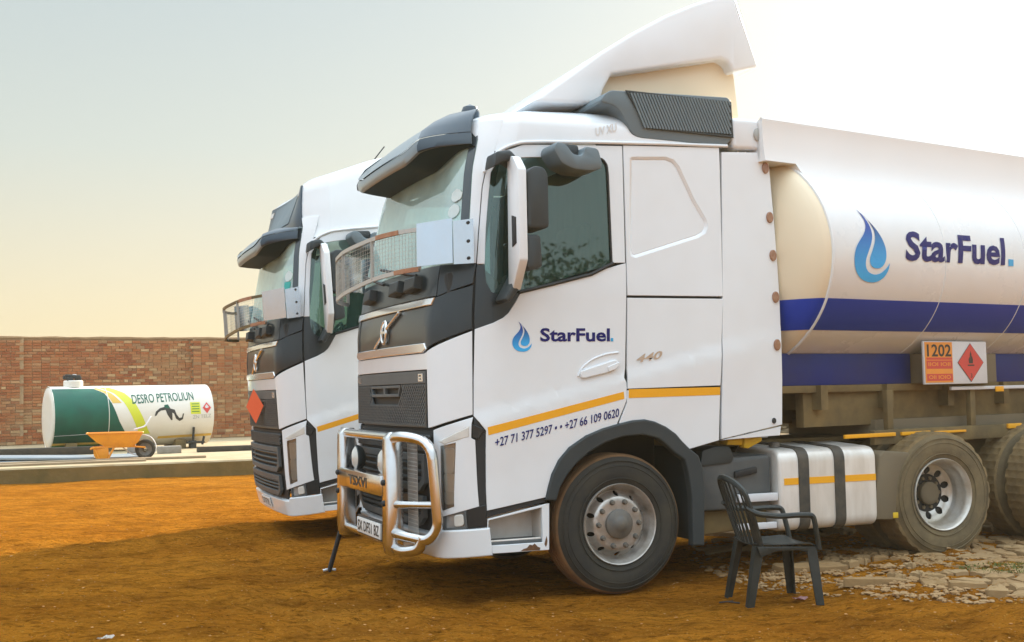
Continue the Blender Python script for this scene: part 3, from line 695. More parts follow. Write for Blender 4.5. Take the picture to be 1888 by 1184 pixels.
    hole2 = [(-1.376, 1.128), (-1.340, 1.134), (-1.262, 1.150), (-1.285, .705), (-1.376, .675)]
    sur = [(-1.44, 1.238), (-1.137, 1.325), (-1.150, 1.285), (-1.155, 1.180), (-1.128, 1.165), (-1.108, .705), (-1.325, .648), (-1.44, .618)]
    for mm in (None, MW):
        hp = panel('lamp_surround', sur, W_, root, cabpt, mirror=mm, holes=[hole1, hole2], res=.06, inset=.002)
        panel('lamp_housing', hole1, B, hp, cabpt, mirror=mm, off=-.03, th=.01, inset=-.006)
        panel('daytime_lamp', hole1, M['lens'], hp, cabpt, mirror=mm, off=.004, th=.03, inset=.006, edge=.008)
        panel('headlamp_back', hole2, M['lens_dark'], hp, cabpt, mirror=mm, off=-.03, th=.01, inset=-.004)
        for zc, hh in ((1.02, .085), (.87, .06), (.765, .045)):
            panel('headlamp_reflector', rounded([(-1.36, zc - hh), (-1.285, zc - hh), (-1.275, zc + hh), (-1.36, zc + hh)], .02), M['lens'], hp, cabpt, mirror=mm, off=-.012, th=.016, edge=.01)
        panel('headlamp_glass', hole2, M['glass_lamp'], hp, cabpt, mirror=mm, off=.002, th=.004, inset=.001)
        panel('lamp_corner', [(-1.148, 1.278), (-1.060, 1.240), (-1.104, 1.172), (-1.148, 1.184)], M['dark'], root, cabpt, mirror=mm, off=.004, th=.04)
        panel('fog_lamp', [(-1.36, .640), (-1.215, .668), (-1.210, .556), (-1.37, .542)], M['lens_dark'], root, cabpt, mirror=mm, off=-.02, th=.01)
        panel('fog_lamp_lens', rounded([(-1.29, .64), (-1.225, .65), (-1.222, .575), (-1.29, .565)], .02), M['lens'], root, cabpt, mirror=mm, off=-.004, th=.015, edge=.008)
        rimf = [(-1.375, .652), (-1.203, .680), (-1.200, .550), (-1.38, .534)]
        panel('fog_lamp_bezel', rimf, M['greyplastic'], root, cabpt, mirror=mm, off=-.002, th=.02, holes=[inset2(rimf, .013)], inset=0)
        panel('corner_infill', [(-1.197, .684), (-1.058, .715), (-1.054, .560), (-1.197, .552)], M['dark'], root, cabpt, mirror=mm, off=-.002)
        # thick seal between lamp and door
        sl_ = [(-1.140, 1.338), (-1.130, 1.300), (-1.132, 1.18), (-1.118, .640), (-1.045, .632), (-.60, .712), (-.60, .735), (-1.040, .668), (-1.030, 1.235), (-1.10, 1.345)]
        panel('door_seal', sl_, M['rubber'], root, cabpt, mirror=mm, off=-.012, th=.01, inset=0, res=.1)
    bp = panel('bumper', across([(-1.42, .500), (-1.40, .530), (-1.046, .548), (-1.060, .368), (-1.42, .345)]), W_, root, cabpt, off=.012, th=.05, edge=.010, res=.06)
    lg = panel('lower_grille', across([(-1.448, 1.235), (-1.448, .60), (-1.49, .50)]), B, root, cabpt, off=-.03, th=.02)
    lattice('grille_mesh', MW + 1.49, -1.49, 1.09, 1.20, .043, lg)
    for z1, z0, x1 in ((1.06, .80, -1.56), (.76, .55, -1.60)):
        fr = [(MW - x1, z1), (x1, z1), (x1, z0 + .06), (x1 - .10, z0), (MW - x1 + .10, z0), (MW - x1, z0 + .06)]
        f_ = panel('grille_surround', fr, M['greyplastic'], lg, cabpt, off=.016, th=.035, holes=[inset2(fr, .045)], inset=0)
        for k in range(3):
            z = z0 + .06 + (z1 - z0 - .10) * (k + .5) / 3
            bm = bmesh.new(); tube(bm, [offpt(cabpt, (MW - x1 + .03) + ((x1 - .03) - (MW - x1 + .03)) * i / 20, z, .0) for i in range(21)], .014, 6)
            done('grille_bar', bm, M['plastic'], lg)
    if not t1:
        pl_ = panel('number_plate', [(MW + 2.20, .49), (-2.20, .49), (-2.20, .38), (MW + 2.20, .38)], M['plate'], root, cabpt, off=.026, th=.006, res=.1)
        text('plate_lettering', 'DTF7L', ((MW + 2.23, .40), (-2.23, .40), (MW + 2.23, .47)), M['ink'], pl_, cabpt, off=.028, bold=.01)

    # ---- windscreen, visor, roof
    wsn = across([(-1.345, 3.36), (-1.215, 2.418)])
    ws = panel('windscreen', wsn, M['glass_ws'], root, cabpt, off=-.004, th=.005, res=.08, inset=-.002)
    for mm in (None, MW):
        panel('windscreen_border', [(-1.350, 3.36), (-1.218, 2.418), (-1.285, 2.418), (-1.415, 3.36)], M['frit'], ws, cabpt, mirror=mm, off=.0005, th=.003)
        panel('windscreen_pillar_trim', [(-1.214, 2.418), (-1.152, 2.410), (-1.178, 2.628), (-1.214, 2.964), (-1.212, 3.10), (-1.186, 3.20), (-1.19, 3.47), (-1.40, 3.47), (-1.345, 3.36)], W_, root, cabpt, mirror=mm, off=.002, res=.06)
    for i, (zz, rr) in enumerate(((2.915, .052), (2.80, .050)) if t1 else ((2.85, .06), (2.62, .055))):
        wob = [.9 + .2 * noise.noise(Vector((k * .7, i * 5, 0))) if i == 0 else 1 for k in range(18)]
        panel('windscreen_sticker', [(-1.40 + rr * wob[k] * math.cos(2 * PI * k / 18), zz + rr * wob[k] * math.sin(2 * PI * k / 18)) for k in range(18)], M['paper'], ws, cabpt, off=.004, th=.001, inset=0, edge=.0004)
        if not t1: panel('windscreen_sticker', [(-1.45, zz - .17), (-1.36, zz - .17), (-1.36, zz - .06), (-1.45, zz - .06)], M['teal'], ws, cabpt, off=.003, th=.001, inset=0, edge=.0004)
    bm = bmesh.new()
    for w0, w1, z0, z1 in ((-1.75, -2.75, 2.36, 2.50), (-2.55, -3.35, 2.36, 2.50)):
        tube(bm, [offpt(cabpt, w0 + (w1 - w0) * k / 8, z0 + (z1 - z0) * k / 8, .03) for k in range(9)], .012, 6)
    done('wiper_arm', bm, M['rubber'], root)
    for w0 in (-1.78, -2.15, -2.95):       # wiper pivots and grab handles on the cowl
        panel('cowl_handle', [(w0 - .13, 2.34), (w0 + .07, 2.34), (w0 + .07, 2.27), (w0 - .13, 2.25)], M['plastic'], root, cabpt, off=.06, th=.07, edge=.012)
    # sun visor: a scoop standing off the screen
    N_ = 64
    w_end = lambda z: lerp(z, (3.0, 3.31, 3.57, 3.7), (-1.30, -1.345, -1.43, -1.46))
    # (height at the centre, height at the ends, forward stand-off from the cab skin)
    secs = [(3.655, 3.585, .015), (3.60, 3.570, .105), (3.50, 3.525, .19), (3.395, 3.455, .27), (3.300, 3.385, .312), (3.293, 3.380, .302), (3.245, 3.335, .296), (3.205, 3.298, .272), (3.195, 3.292, .255), (3.178, 3.280, .15), (3.160, 3.27, .010)]
    if not t1:               # the high-roofed cab wears a shallower, lower one
        secs = [(3.43, 3.37, .03), (3.415, 3.366, .13), (3.37, 3.36, .21), (3.315, 3.35, .28)] + [(a - .065, b - .05, c) for a, b, c in secs[4:]]
    def vpt(i, x, add=0.):
        zc, ze, of = secs[i]; f = min(x, 1 - x); e_ = w_end(ze); w_ = e_ + (WC - e_) * f * 2
        r_ = e_ - w_; z = ze + (zc - ze) * sm(r_ / .55); of *= .10 + .90 * sm((r_ + .03) / .30)
        t_, a_, _z = offpt(cabpt, w_, z, .004 + add)
        return Vector((t_ - of, a_ if x <= .5 else 2.5 - a_, z))
    xs_ = [.5 - .5 * math.cos(PI * k / N_) for k in range(N_ + 1)]
    mk = lambda idx: [[vpt(i, x) for x in xs_] for i in idx]
    bm, _v = grid_surface(mk(range(8, 11))); lipm = done('sun_visor', bm, M['underside'], root)
    bm, _v = grid_surface(mk(range(0, 5))); done('visor_face', bm, M['visor_top'], lipm)
    bm, _v = grid_surface(mk(range(5, 9))); done('visor_lip', bm, M['visor_top'], lipm)
    for sd_ in (0, 1):      # dark cheeks at both ends
        for nm_, ra, rb_ in (('visor_cheek', 0, 5), ('visor_cheek', 5, 9)):
            rowsc = []
            for i in range(ra, rb_):
                lim_ = (.185, .165, .140, .118, .100, .100, .105, .11, .11)[i]
                rowsc.append([vpt(i, (lim_ * j / 14) if sd_ == 0 else 1 - lim_ * j / 14, .012) for j in range(15)])
            bm, _v = grid_surface(rowsc); done(nm_, bm, M['visor'], lipm)
    # roof
    rows = []
    outline = [(-1.19 + (2 * WC + 2.38) * 0, 0)]
    ws_ = [.93 - k * .10 for k in range(0, 100) if .93 - k * .10 > WC]
    near = ws_ + [WC]; full = near + [MW - x for x in reversed(ws_)]
    zr = 3.43
    H0, H1 = (.20, .24) if t1 else (.42, .46)
    NR = 14
    ctr = Vector((.15, 1.25, 0))
    for j in range(NR + 1):
        k = j / NR
        sc_ = math.cos(k * PI / 2) ** (.55 if t1 else .42); hz = math.sin(k * PI / 2) ** (1.0)
        row = []
        for x in full:
            p = Vector(cabpt(x, zr)); q = ctr + (Vector((p.x, p.y, 0)) - ctr) * sc_
            hh = H0 + (H1 - H0) * sm((q.x + 1.1) / 1.2)
            q.z = zr - .10 * (1 - 0) * 0 + hh * hz
            row.append(q)
        rows.append(row)
    base = [offpt(cabpt, x, lerp(x if x > WC else MW - x, (-1.5, -1.19, -1.08, -.8, -.1, .93), (3.45, 3.215, 3.262, 3.297, 3.334, 3.366)), .0) for x in full]
    mid = [offpt(cabpt, x, lerp(x if x > WC else MW - x, (-1.5, -1.19, -1.08, -.8, -.1, .93), (3.45, 3.33, 3.35, 3.36, 3.38, 3.40)), .004) for x in full]
    bm, V = grid_surface([base, mid] + rows[:-1])
    rf = done('roof', bm, W_, root, smooth=50)
    if t1:
        text('faded_sticker', 'UV XU', ((-.125, 3.375), (.055, 3.425), (-.123, 3.44)), M['smudge'], rf, cabpt, off=.006, bold=.03)
    # ---- mirrors (near side and far side)
    for s_ in (1, -1):
        Y = (lambda a: a) if s_ > 0 else (lambda a: 2.5 - a)
        pm = lambda pts: [(Y(a), z) for a, z in pts]
        hd = prism('mirror', rounded([(-.835, 3.02), (-.775, 3.06), (-.70, 3.05), (-.672, 3.0), (-.672, 2.64), (-.70, 2.62), (-.835, 2.62)], .03), Y(-.06), Y(-.33), M['plastic'], root, bev=.02)
        prism('lower_mirror', rounded([(-.84, 2.58), (-.73, 2.58), (-.72, 2.36), (-.76, 2.34), (-.84, 2.34)], .03), Y(-.06), Y(-.31), M['plastic'], hd, bev=.02)
        # cover: slim blade facing forwards
        cov = [(-.13, 3.16), (-.24, 3.13), (-.335, 3.03), (-.335, 2.40), (-.19, 2.20), (-.11, 2.24)]
        prism('mirror_cover', pm(cov), -.905, -.84, W_, hd, axis='x', bev=.012)
        prism('cover_slot', pm([(-.215, 2.72), (-.285, 2.70), (-.285, 2.52), (-.215, 2.50)]), -.912, -.90, B, hd, axis='x', bev=.002)
        prism('mirror_arm', [(-1.03, 3.06), (-1.01, 3.17), (-.90, 3.19), (-.84, 3.13), (-.85, 3.08), (-.92, 3.12), (-.99, 3.08)], Y(.0), Y(-.20), M['plastic'], hd, bev=.02)
        prism('mirror_arm', [(-.97, 2.14), (-.85, 2.34), (-.80, 2.34), (-.83, 2.24), (-.93, 2.11)], Y(.005), Y(-.2), M['plastic'], hd, bev=.02)
    km = prism('kerb_mirror', rounded([(-.60, 3.20), (-.575, 3.255), (-.50, 3.245), (-.44, 3.17), (-.37, 3.165), (-.355, 3.235), (-.245, 3.225), (-.215, 3.12), (-.22, 3.08), (-.30, 3.055), (-.44, 3.06), (-.54, 3.10)], .03), .0, -.26, M['kerb_grey'], root, bev=.02)
    prism('kerb_mirror_bracket', rounded([(-.56, 3.20), (-.545, 3.265), (-.36, 3.26), (-.345, 3.18), (-.40, 3.155), (-.46, 3.17), (-.50, 3.20)], .02), .0, -.16, M['plastic'], km, bev=.015)
    # ---- windscreen stone guard
    gp = [(-1.12, .02, .0), (-1.47, .20, -.01), (-1.66, .62, -.03), (-1.74, 1.25, -.05), (-1.66, 1.88, -.07), (-1.47, 2.30, -.08), (-1.12, 2.48, -.08)]
    gp = [(a, b, 0) for a, b, c in gp]
    path = smoothpath(gp, .22, 6); cut = [p for p in path if p.x < -1.44]
    zt = lambda y: 2.665 - .055 * sm(y / 1.6) ; zb = lambda y: 2.385 - .105 * sm(y / 1.6)
    gd = None
    for f_ in (zt, zb):
        bm = bmesh.new()
        for p, q in zip(cut, cut[1:]): bars(bm, (p.x, p.y, f_(p.y)), (q.x, q.y, f_(q.y)), .016, .030)
        o = done('guard_rail' if gd else 'stone_guard', bm, M['mesh'] if t1 else M['chassis'], gd or root, smooth=0); gd = gd or o
    L_ = len(cut)
    for fr in (.0, .30, .55, .80, 1.0):
        p = cut[int(fr * (L_ - 1))]; bm = bmesh.new(); bars(bm, (p.x, p.y, zb(p.y)), (p.x, p.y, zt(p.y)), .022, .012)
        done('guard_upright', bm, M['mesh'], gd, smooth=0)
    for lo_, hi_, f_ in ((.14, .15, zt), (.02, .06, zb)):
        q = [p for p in cut if lo_ * 2.5 < p.y < hi_ * 2.5 + .3][:7]
        bm = bmesh.new()
        for p, r_ in zip(q, q[1:]): bars(bm, (p.x - .004, p.y, f_(p.y)), (r_.x - .004, r_.y, f_(r_.y)), .018, .033)
        done('rusty_strip', bm, M['rust'], gd, smooth=0)
    bm = bmesh.new()
    seg_len = 0; acc = 0
    for p, q in zip(cut, cut[1:]):
        n = max(1, int((q - p).length / .028))
        for k in range(n):
            r_ = p + (q - p) * (k / n); bars(bm, (r_.x, r_.y, zb(r_.y)), (r_.x, r_.y, zt(r_.y)), .0021, .0021)
    for k in range(1, 10):
        for p, q in zip(cut, cut[1:]):
            fz = lambda y: zb(y) + (zt(y) - zb(y)) * k / 10
            bars(bm, (p.x, p.y, fz(p.y)), (q.x, q.y, fz(q.y)), .0021, .0021)
    tag(done('guard_mesh', bm, M['mesh'], gd, smooth=0), kind='stuff')
    for s_ in (1, -1):
        Y = (lambda a: a) if s_ > 0 else (lambda a: 2.5 - a)
        for (x0, y0, x1, y1) in ((-1.12, -.012, -1.265, .005), (-1.27, .006, -1.47, .20)):
            bm = bmesh.new(); a, b = Vector((x0, Y(y0), 0)), Vector((x1, Y(y1), 0))
            n = (b - a).cross(Vector((0, 0, 1))).normalized() * .004
            vs = []
            for p, z0, z1 in ((a, 2.405, 2.72), (b, 2.395, 2.70)):
                for sg in (1, -1):
                    for z in (z0, z1): vs.append(bm.verts.new((p.x + n.x * sg, p.y + n.y * sg, z)))
            for f in ((0, 1, 3, 2), (4, 6, 7, 5), (0, 4, 5, 1), (2, 3, 7, 6), (1, 5, 7, 3), (0, 2, 6, 4)): bm.faces.new([vs[i] for i in f])
            pl = done('guard_plate', bm, M['alu'], gd, smooth=0)
        for z in (2.44, 2.56, 2.69):
            bm = bmesh.new(); r_ = lathe(bm, [(.012, 0), (.012, -.006), (.006, -.010)], 10); bm.faces.new(r_[-1][::-1])
            o = done('bolt', bm, M['rubber'], gd); o.location = (-1.16, Y(-.016), z); o.rotation_euler = (0, 0, 0 if s_ > 0 else PI)

    # ---- wheels, chassis
    rr_ = .515
    w0 = wheel(root, 'front_wheel', (0, .03, rr_)); copy_wheel(w0, root, (0, 2.47, rr_), True)
    rz = .58 if t1 else .39          # the far unit stands nose-down, its drive axles pushed out
    w1 = wheel(root, 'rear_wheel', (2.99, .03, rz), rear=True)
    for x in (2.99, 4.42):
        for y, fl in ((.03, False), (.70, True), (1.80, False), (2.47, True)):
            if (x, y) == (2.99, .03): continue
            copy_wheel(w1, root, (x, y, rz + (x - 2.99) * .012), fl)
    for y in (.82, 1.60): boxo('chassis_rail', (-1.0, y, .74), (5.3, y + .08, 1.0), M['chassis'], root)
    bm = bmesh.new()
    for x in (1.1, 2.0, 2.9, 3.7, 4.5, 5.2): box(bm, (x, .9, .80), (x + .1, 1.6, .96))
    done('cross_member', bm, M['chassis'], root)
    for x, z in ((0, .5), (2.99, .58), (4.36, .6)):
        tubeo('axle', [(x, .3, z), (x, 2.2, z)], .085, M['chassis'], root, r=0, segs=12)
    prism('engine', [(-.9, .5), (-.8, 1.15), (.9, 1.15), (.9, .55), (.2, .42)], .75, 1.75, M['chassis'], root, bev=.04)
    prism('sun_block_gearbox', [(.9, .50), (.9, 1.0), (1.9, .98), (2.7, .86), (2.7, .55), (1.8, .45)], .92, 1.58, M['chassis'], root, bev=.03)  # added to stop sun leaking between the chassis rails
    prism('fifth_wheel', [(3.1, 1.08), (3.2, 1.17), (4.1, 1.19), (4.3, 1.08)], .82, 1.68, M['chassis'], root, bev=.02)
    boxo('deck_plate', (1.0, .6, 1.02), (2.5, 1.9, 1.06), M['chassis'], root)
    # battery and air box behind the wheel
    bb = prism('battery_box', rounded([(.72, .56), (.70, .92), (.78, 1.0), (.98, 1.02), (1.02, .96), (1.36, .97), (1.36, .56)], .03), .10, .62, M['greyplastic'], root, bev=.03)
    prism('box_lid', rounded([(.72, .90), (.74, 1.02), (.86, 1.05), (.98, 1.045), (1.02, .97), (1.0, .92)], .02), .085, .5, M['plastic'], bb, bev=.02)
    prism('box_catch', [(1.02, .80), (1.22, .83), (1.22, .88), (1.02, .85)], .075, .12, M['black'], bb, bev=.008)
    prism('box_lower', [(.70, .36), (.72, .55), (1.38, .55), (1.38, .40)], .2, .6, M['chassis'], bb, bev=.02)
    yh = prism('tow_handle', [(.98, 1.055), (1.12, 1.045), (1.13, 1.10), (.99, 1.095)], .12, .24, M['yellow'], root, bev=.01)
    prism('handle_grip', [(1.12, 1.03), (1.16, 1.02), (1.29, 1.075), (1.29, 1.105), (1.13, 1.11)], .10, .18, M['yellow'], yh, bev=.01)
    pl = boxo('step_bar', (1.02, .035, .615), (1.375, .085, .675), M['signwhite'], root)
    boxo('step_bar', (1.02, .06, .40), (1.375, .09, .45), M['signwhite'], root)
    ml = boxo('side_marker', (.74, .16, .565), (.845, .19, .63), M['greyplastic'], root)
    boxo('marker_lens', (.775, .145, .573), (.838, .165, .622), M['amber'], ml)
    # fuel tank, strapped
    ft = rounded([(.03, .37), (.03, 1.0), (.62, 1.03), (.68, .95), (.68, .42), (.6, .37)], .10, 6)
    tk = prism('fuel_tank', ft, 1.385, 2.32, M['fueltank'], root, axis='x', bev=.03, seg=3)
    sun_block_tank = prism('fuel_tank', [(2.5 - y, z) for y, z in ft], 1.1, 2.32, M['fueltank'], root, axis='x', bev=.03, seg=3)  # far-side tank added to block sun leaking under the truck
    boxo('sun_block_air_tank', (.70, 1.9, .45), (1.05, 2.4, .95), M['plastic'], root, bev=.04)  # added with it to close the same sun leak
    for x in (1.565, 1.905):
        o1 = inset2(ft, -.010); bm = bmesh.new()
        rows = [[Vector((xx, y, z)) for y, z in o_] for o_, xx in ((ft, x), (o1, x), (o1, x + .095), (ft, x + .095))]
        b2, _v = grid_surface(rows, close=True); bm.free(); done('tank_strap', b2, M['strap'], tk)
    for x0, x1 in ((1.43, 1.562), (1.664, 1.902), (2.004, 2.305)):
        boxo('reflective_tape', (x0, .0265, .730), (x1, .0300, .782), M['orange'], tk, bev=0)
    fc = latheo('filler_cap', [(.045, 0), (.045, .03), (.03, .035), (0, .035)], M['hub'], tk, 20, loc=(1.50, .25, 1.02)); fc.rotation_euler = (PI / 2, 0, 0)
    pb = boxo('name_plate', (1.36, .60, 1.075), (1.68, .62, 1.14), M['signwhite'], root)
    text('plate_lettering', 'AC 28 LV', ((1.44, 1.093), (1.60, 1.093), (1.44, 1.118)), M['ink'], pb, flat((0, .598, 0), (1, 0, 0), (0, 0, 1)), off=.001)
    # mudguards of the drive axle
    for y0, y1 in ((.04, .66), (1.84, 2.46)):
        mg = prism('mudguard', [(2.36, .93), (2.42, .96), (2.76, .93), (2.66, .86), (2.55, .70), (2.50, .40), (2.30, .41), (2.31, .62)], y0, y1, M['flap'], root, bev=.02)
        boxo('reflector', (2.47, y0 - .006, .415), (2.52, y0 + .004, .46), M['yellow'], mg, bev=.002)
    # hoses between cab and trailer
    tubeo('air_hose', [(1.2, .5, 1.5), (1.45, .42, 1.62), (1.62, .4, 1.45), (1.58, .5, 1.2), (1.4, .7, 1.08)], .022, M['greyplastic'], root, r=.15)
    tubeo('air_hose', [(1.25, .7, 1.4), (1.6, .6, 1.15), (1.7, .6, 1.5), (1.9, .7, 1.75)], .022, M['plastic'], root, r=.2)

    if t1:
        # ---- side air intake on the roof shoulder
        ip = [(-.085, 3.642), (-.035, 3.708), (.015, 3.735), (1.03, 3.755), (1.065, 3.72), (1.05, 3.42), (1.02, 3.395), (.955, 3.335), (.91, 3.37), (.245, 3.387), (.18, 3.41), (.09, 3.575), (.035, 3.62)]
        it = prism('air_intake', rounded(ip, .03), .03, .62, M['kerb_grey'], root, bev=.045, seg=3)
        go = [(.155, 3.725), (1.035, 3.705), (1.045, 3.45), (.31, 3.475)]
        panel('intake_back', go, M['black'], it, lambda x, z: (x, .025, z), off=.002, th=.004)
        bm = bmesh.new()
        n = 34
        for k in range(n):
            x0 = .17 + (1.02 - .17) * k / (n - 1)
            # slanting slats: lower ends lie further back
            xa, xb = x0 - .0, x0 + .115
            za, zb_ = 3.722, 3.462
            if xb > 1.035: zb_ = za + (zb_ - za) * (1.035 - xa) / (xb - xa); xb = 1.035
            s_ = Vector((xa, .014, za)); e_ = Vector((xb, .014, zb_))
            slat = bmesh.new(); bars(slat, s_, e_, .010, .016)
            done('slat', slat, M['kerb_grey'], it, smooth=0)
        bm.free()
        panel('intake_rim', inset2(go, -.012), M['plastic'], it, lambda x, z: (x, .02, z), off=.004, th=.01, holes=[go], inset=0)
        # ---- roof deflector
        oc = [(-.50, 3.68), (-.26, 3.86), (.08, 4.11), (.36, 4.29), (.66, 4.46), (.92, 4.58), (1.16, 4.67), (1.31, 4.71), (1.52, 4.11), (1.27, 4.05), (1.25, 4.10), (1.22, 4.135), (1.16, 4.15), (.17, 3.94), (.10, 3.82), (.06, 3.70)]
        oc = [(x, z) for x, z in oc]
        df = prism('roof_deflector', oc, .32, 2.18, W_, root, bev=.03, seg=3)
        ic = [(.14, 3.70), (.12, 3.95), (1.2, 4.20), (1.36, 4.12), (1.40, 3.70)]
        prism('deflector_inner', ic, .44, 2.06, M['cream'], df, bev=.03)
        sb = prism('fairing_top_box', rounded([(1.06, 3.35), (1.05, 3.60), (1.33, 3.60), (1.35, 3.36)], .05), .03, .30, W_, root, bev=.03, seg=3)
        latheo('marker_lamp', [(.045, .0), (.045, -.012), (.03, -.018), (0, -.02)], M['greylens'], sb, 24, loc=(1.285, .03, 3.475)).scale = (.75, 1, 1.15)
        for x in (1.14, 1.21): boxo('box_stud', (x, .1, 3.315), (x + .015, .115, 3.36), M['chrome'], sb, bev=0)
        # beacon
        be = latheo('roof_beacon', [(.07, 0), (.075, .05), (.055, .10), (0, .125)], M['visor'], root, 24, loc=(-.86, .72, 3.60)); be.rotation_euler = (PI / 2, 0, 0)
        # ---- bull bar
        ux = -1.57
        bm = bmesh.new()
        bb_ = empty('bull_bar', (ux, 1.25, .8)); bb_.parent = root
        loc0 = Vector((ux, 1.25, .8))
        P_ = lambda x, y, z: (x - loc0.x, y - loc0.y, z - loc0.z)
        for y in (.56, 1.94):
            s_ = prism('upright', [P_(ux - .05, 0, .34)[0::2], P_(ux - .07, 0, .42)[0::2], P_(ux - .06, 0, 1.18)[0::2], P_(ux - .02, 0, 1.225)[0::2], P_(ux + .07, 0, 1.225)[0::2], P_(ux + .07, 0, .34)[0::2]], y - .05 - 1.25, y + .05 - 1.25, M['steel'], bb_, bev=.012)
            for z in (.86, .71):
                k = latheo('bolt', [(.022, 0), (.022, -.012), (.012, -.02), (0, -.02)], M['rubber'], s_, 14, loc=P_(ux - .066, y, z)); k.rotation_euler = (0, 0, -PI / 2)
        tubeo('top_tube', [P_(ux, .60, 1.185), P_(ux, 1.90, 1.185)], .036, M['steel'], bb_, r=0, segs=16)
        tubeo('bottom_tube', [P_(ux, .60, .42), P_(ux, 1.90, .42)], .032, M['steel'], bb_, r=0, segs=16)
        cp = boxo('cross_plate', P_(ux - .075, .62, .755), P_(ux + .02, 1.88, .905), M['steel'], bb_, bev=.012)
        text('cut_lettering', 'TSXVI', (P_(0, 1.55, .79)[1:], P_(0, 1.0, .79)[1:], P_(0, 1.55, .87)[1:]), M['ink'], cp, lambda y, z: (-.0765, y, z), off=-.001, bold=.02)
        for s_ in (1, -1):
            Y = (lambda a: a - 1.25) if s_ > 0 else (lambda a: 1.25 - a)
            Q = lambda x, a, z: (x - ux, Y(a), z - .8)
            tubeo('side_loop', [Q(ux, .56, 1.18), Q(ux + .02, .36, 1.20), Q(ux + .16, .135, 1.16), Q(ux + .20, .12, .56), Q(ux + .14, .17, .47), Q(ux + .04, .36, .49), Q(ux, .56, .50)], .039, M['steel'], bb_, r=.16, segs=18)
            tubeo('brace_tube', [Q(ux, .56, .70), Q(ux + .18, .13, .72)], .028, M['steel'], bb_, r=0, segs=14)
            tubeo('lower_tube', [Q(ux, .56, .39), Q(ux + .03, .36, .38), Q(ux + .10, .24, .41), Q(ux + .12, .21, .49)], .040, M['steel'], bb_, r=.1, segs=16)
            gm = bmesh.new()
            for k in range(9): bars(gm, Q(ux + .10, .50 - k * .028, 1.14), Q(ux + .10, .50 - k * .028, .52), .004, .004)
            for k in range(22): bars(gm, Q(ux + .10, .50, .52 + k * .029), Q(ux + .10, .28, .52 + k * .029), .004, .004)
            tag(done('side_mesh', gm, M['mesh'], bb_, smooth=0), kind='stuff')
        for y in (.86, 1.64):
            sp = latheo('spot_lamp', [(.05, .06), (.085, .04), (.102, .01), (.102, -.012), (.094, -.018)], M['plastic'], root, 28, loc=(ux + .02, y, .99), cap=(True, False)); sp.rotation_euler = (0, 0, -PI / 2)
            latheo('spot_lens', [(.096, -.012), (.06, -.034), (0, -.044)], M['lens'], sp, 28)
        np_ = boxo('number_plate', (ux - .05, .73, .43), (ux - .035, 1.40, .545), M['plate'], root, bev=.003)
        boxo('plate_holder', (ux - .034, .68, .415), (ux - .015, 1.43, .56), M['ink'], np_, bev=.004)
        text('plate_lettering', 'SX DFS1 BZ', ((1.37, .448), (.76, .448), (1.37, .528)), M['ink'], np_, lambda y, z: (ux - .0515, y, z), off=-.0008, bold=.015)
    else:
        # ---- high roof: dark glazed front with lamps
        def hi(w_, z):
            p = cabpt(w_, 3.45); dz = max(0, z - 3.45); d = abs(p[1] - 1.25)
            t_ = p[0] + (.06 + .34 * max(0, 1 - (d / 1.12) ** 2)) * dz ** 1.1 * (1 if p[0] < -.3 else 0)
            return (t_, 1.25 + (p[1] - 1.25) * (1 - .10 * dz), z - dz * .42 * sm((.1 - t_) / 1.2))
        rows = [[hi(.93 - k * (.93 - WC) * 2 / 60, z) for k in range(61)] for z in (3.36, 3.55, 3.75, 3.92, 4.08)]
        hr = [o for o in root.children if o.name.split('.')[0] == 'roof'][0]
        bpy.data.objects.remove(hr)
        top = [[Vector((.1, 1.25, 0)) + (Vector(p) - Vector((.1, 1.25, 0))) * s_ for p in rows[-1]] for s_ in (1, .975, .90, .72, .4, .02)]
        for r_, z in zip(top, (4.08, 4.105, 4.12, 4.13, 4.14, 4.145)):
            for p, p0 in zip(r_, rows[-1]): p.z = z - (4.08 - p0[2]) * (1 if z < 4.11 else .85 if z < 4.125 else .6 if z < 4.135 else .3)
        base = [offpt(cabpt, x, lerp(x if x > WC else MW - x, (-1.5, -1.19, -1.08, -.8, -.1, .93), (3.36, 3.215, 3.262, 3.297, 3.334, 3.35)), 0) for x in [.93 - k * (.93 - WC) * 2 / 60 for k in range(61)]]
        bm, _v = grid_surface([base] + rows + top[1:]); done('roof', bm, W_, root, smooth=50)
        fp = panel('roof_front', [(-1.38, 3.36), (MW + 1.38, 3.36), (MW + 1.44, 4.085), (-1.44, 4.085)], M['visor'], root, hi, off=.012, th=.02, res=.08)
        panel('roof_glazing', [(-1.78, 3.46), (MW + 1.78, 3.46), (MW + 1.70, 4.02), (-1.70, 4.02)], M['kerb_grey'], fp, hi, off=.018, th=.01)
        for mm in (None, MW): panel('roof_lamp', [(-1.50, 3.90), (-1.61, 3.90), (-1.61, 4.0), (-1.50, 4.0)], M['lens'], fp, hi, mirror=mm, off=.018, th=.008)
        # danger diamond on the grille
        dm = panel('danger_diamond', [(0, .19), (.19, 0), (0, -.19), (-.19, 0)], M['orange_red'], root, flat((-1.50, 1.05, 1.50), (.35, -.94, 0), (0, 0, 1)), th=.004, res=0, inset=0, edge=.001)
        an = tubeo('aerial', [(-.2, .9, 4.05), (-.05, .9, 4.12), (.16, .9, 4.36)], .008, M['rubber'], root, r=.02, segs=6)
        prism('aerial_base', [(-.30, 4.06), (-.10, 4.17), (.0, 4.17), (.02, 4.06)], .86, .94, M['visor'], an, bev=.01)
    return root

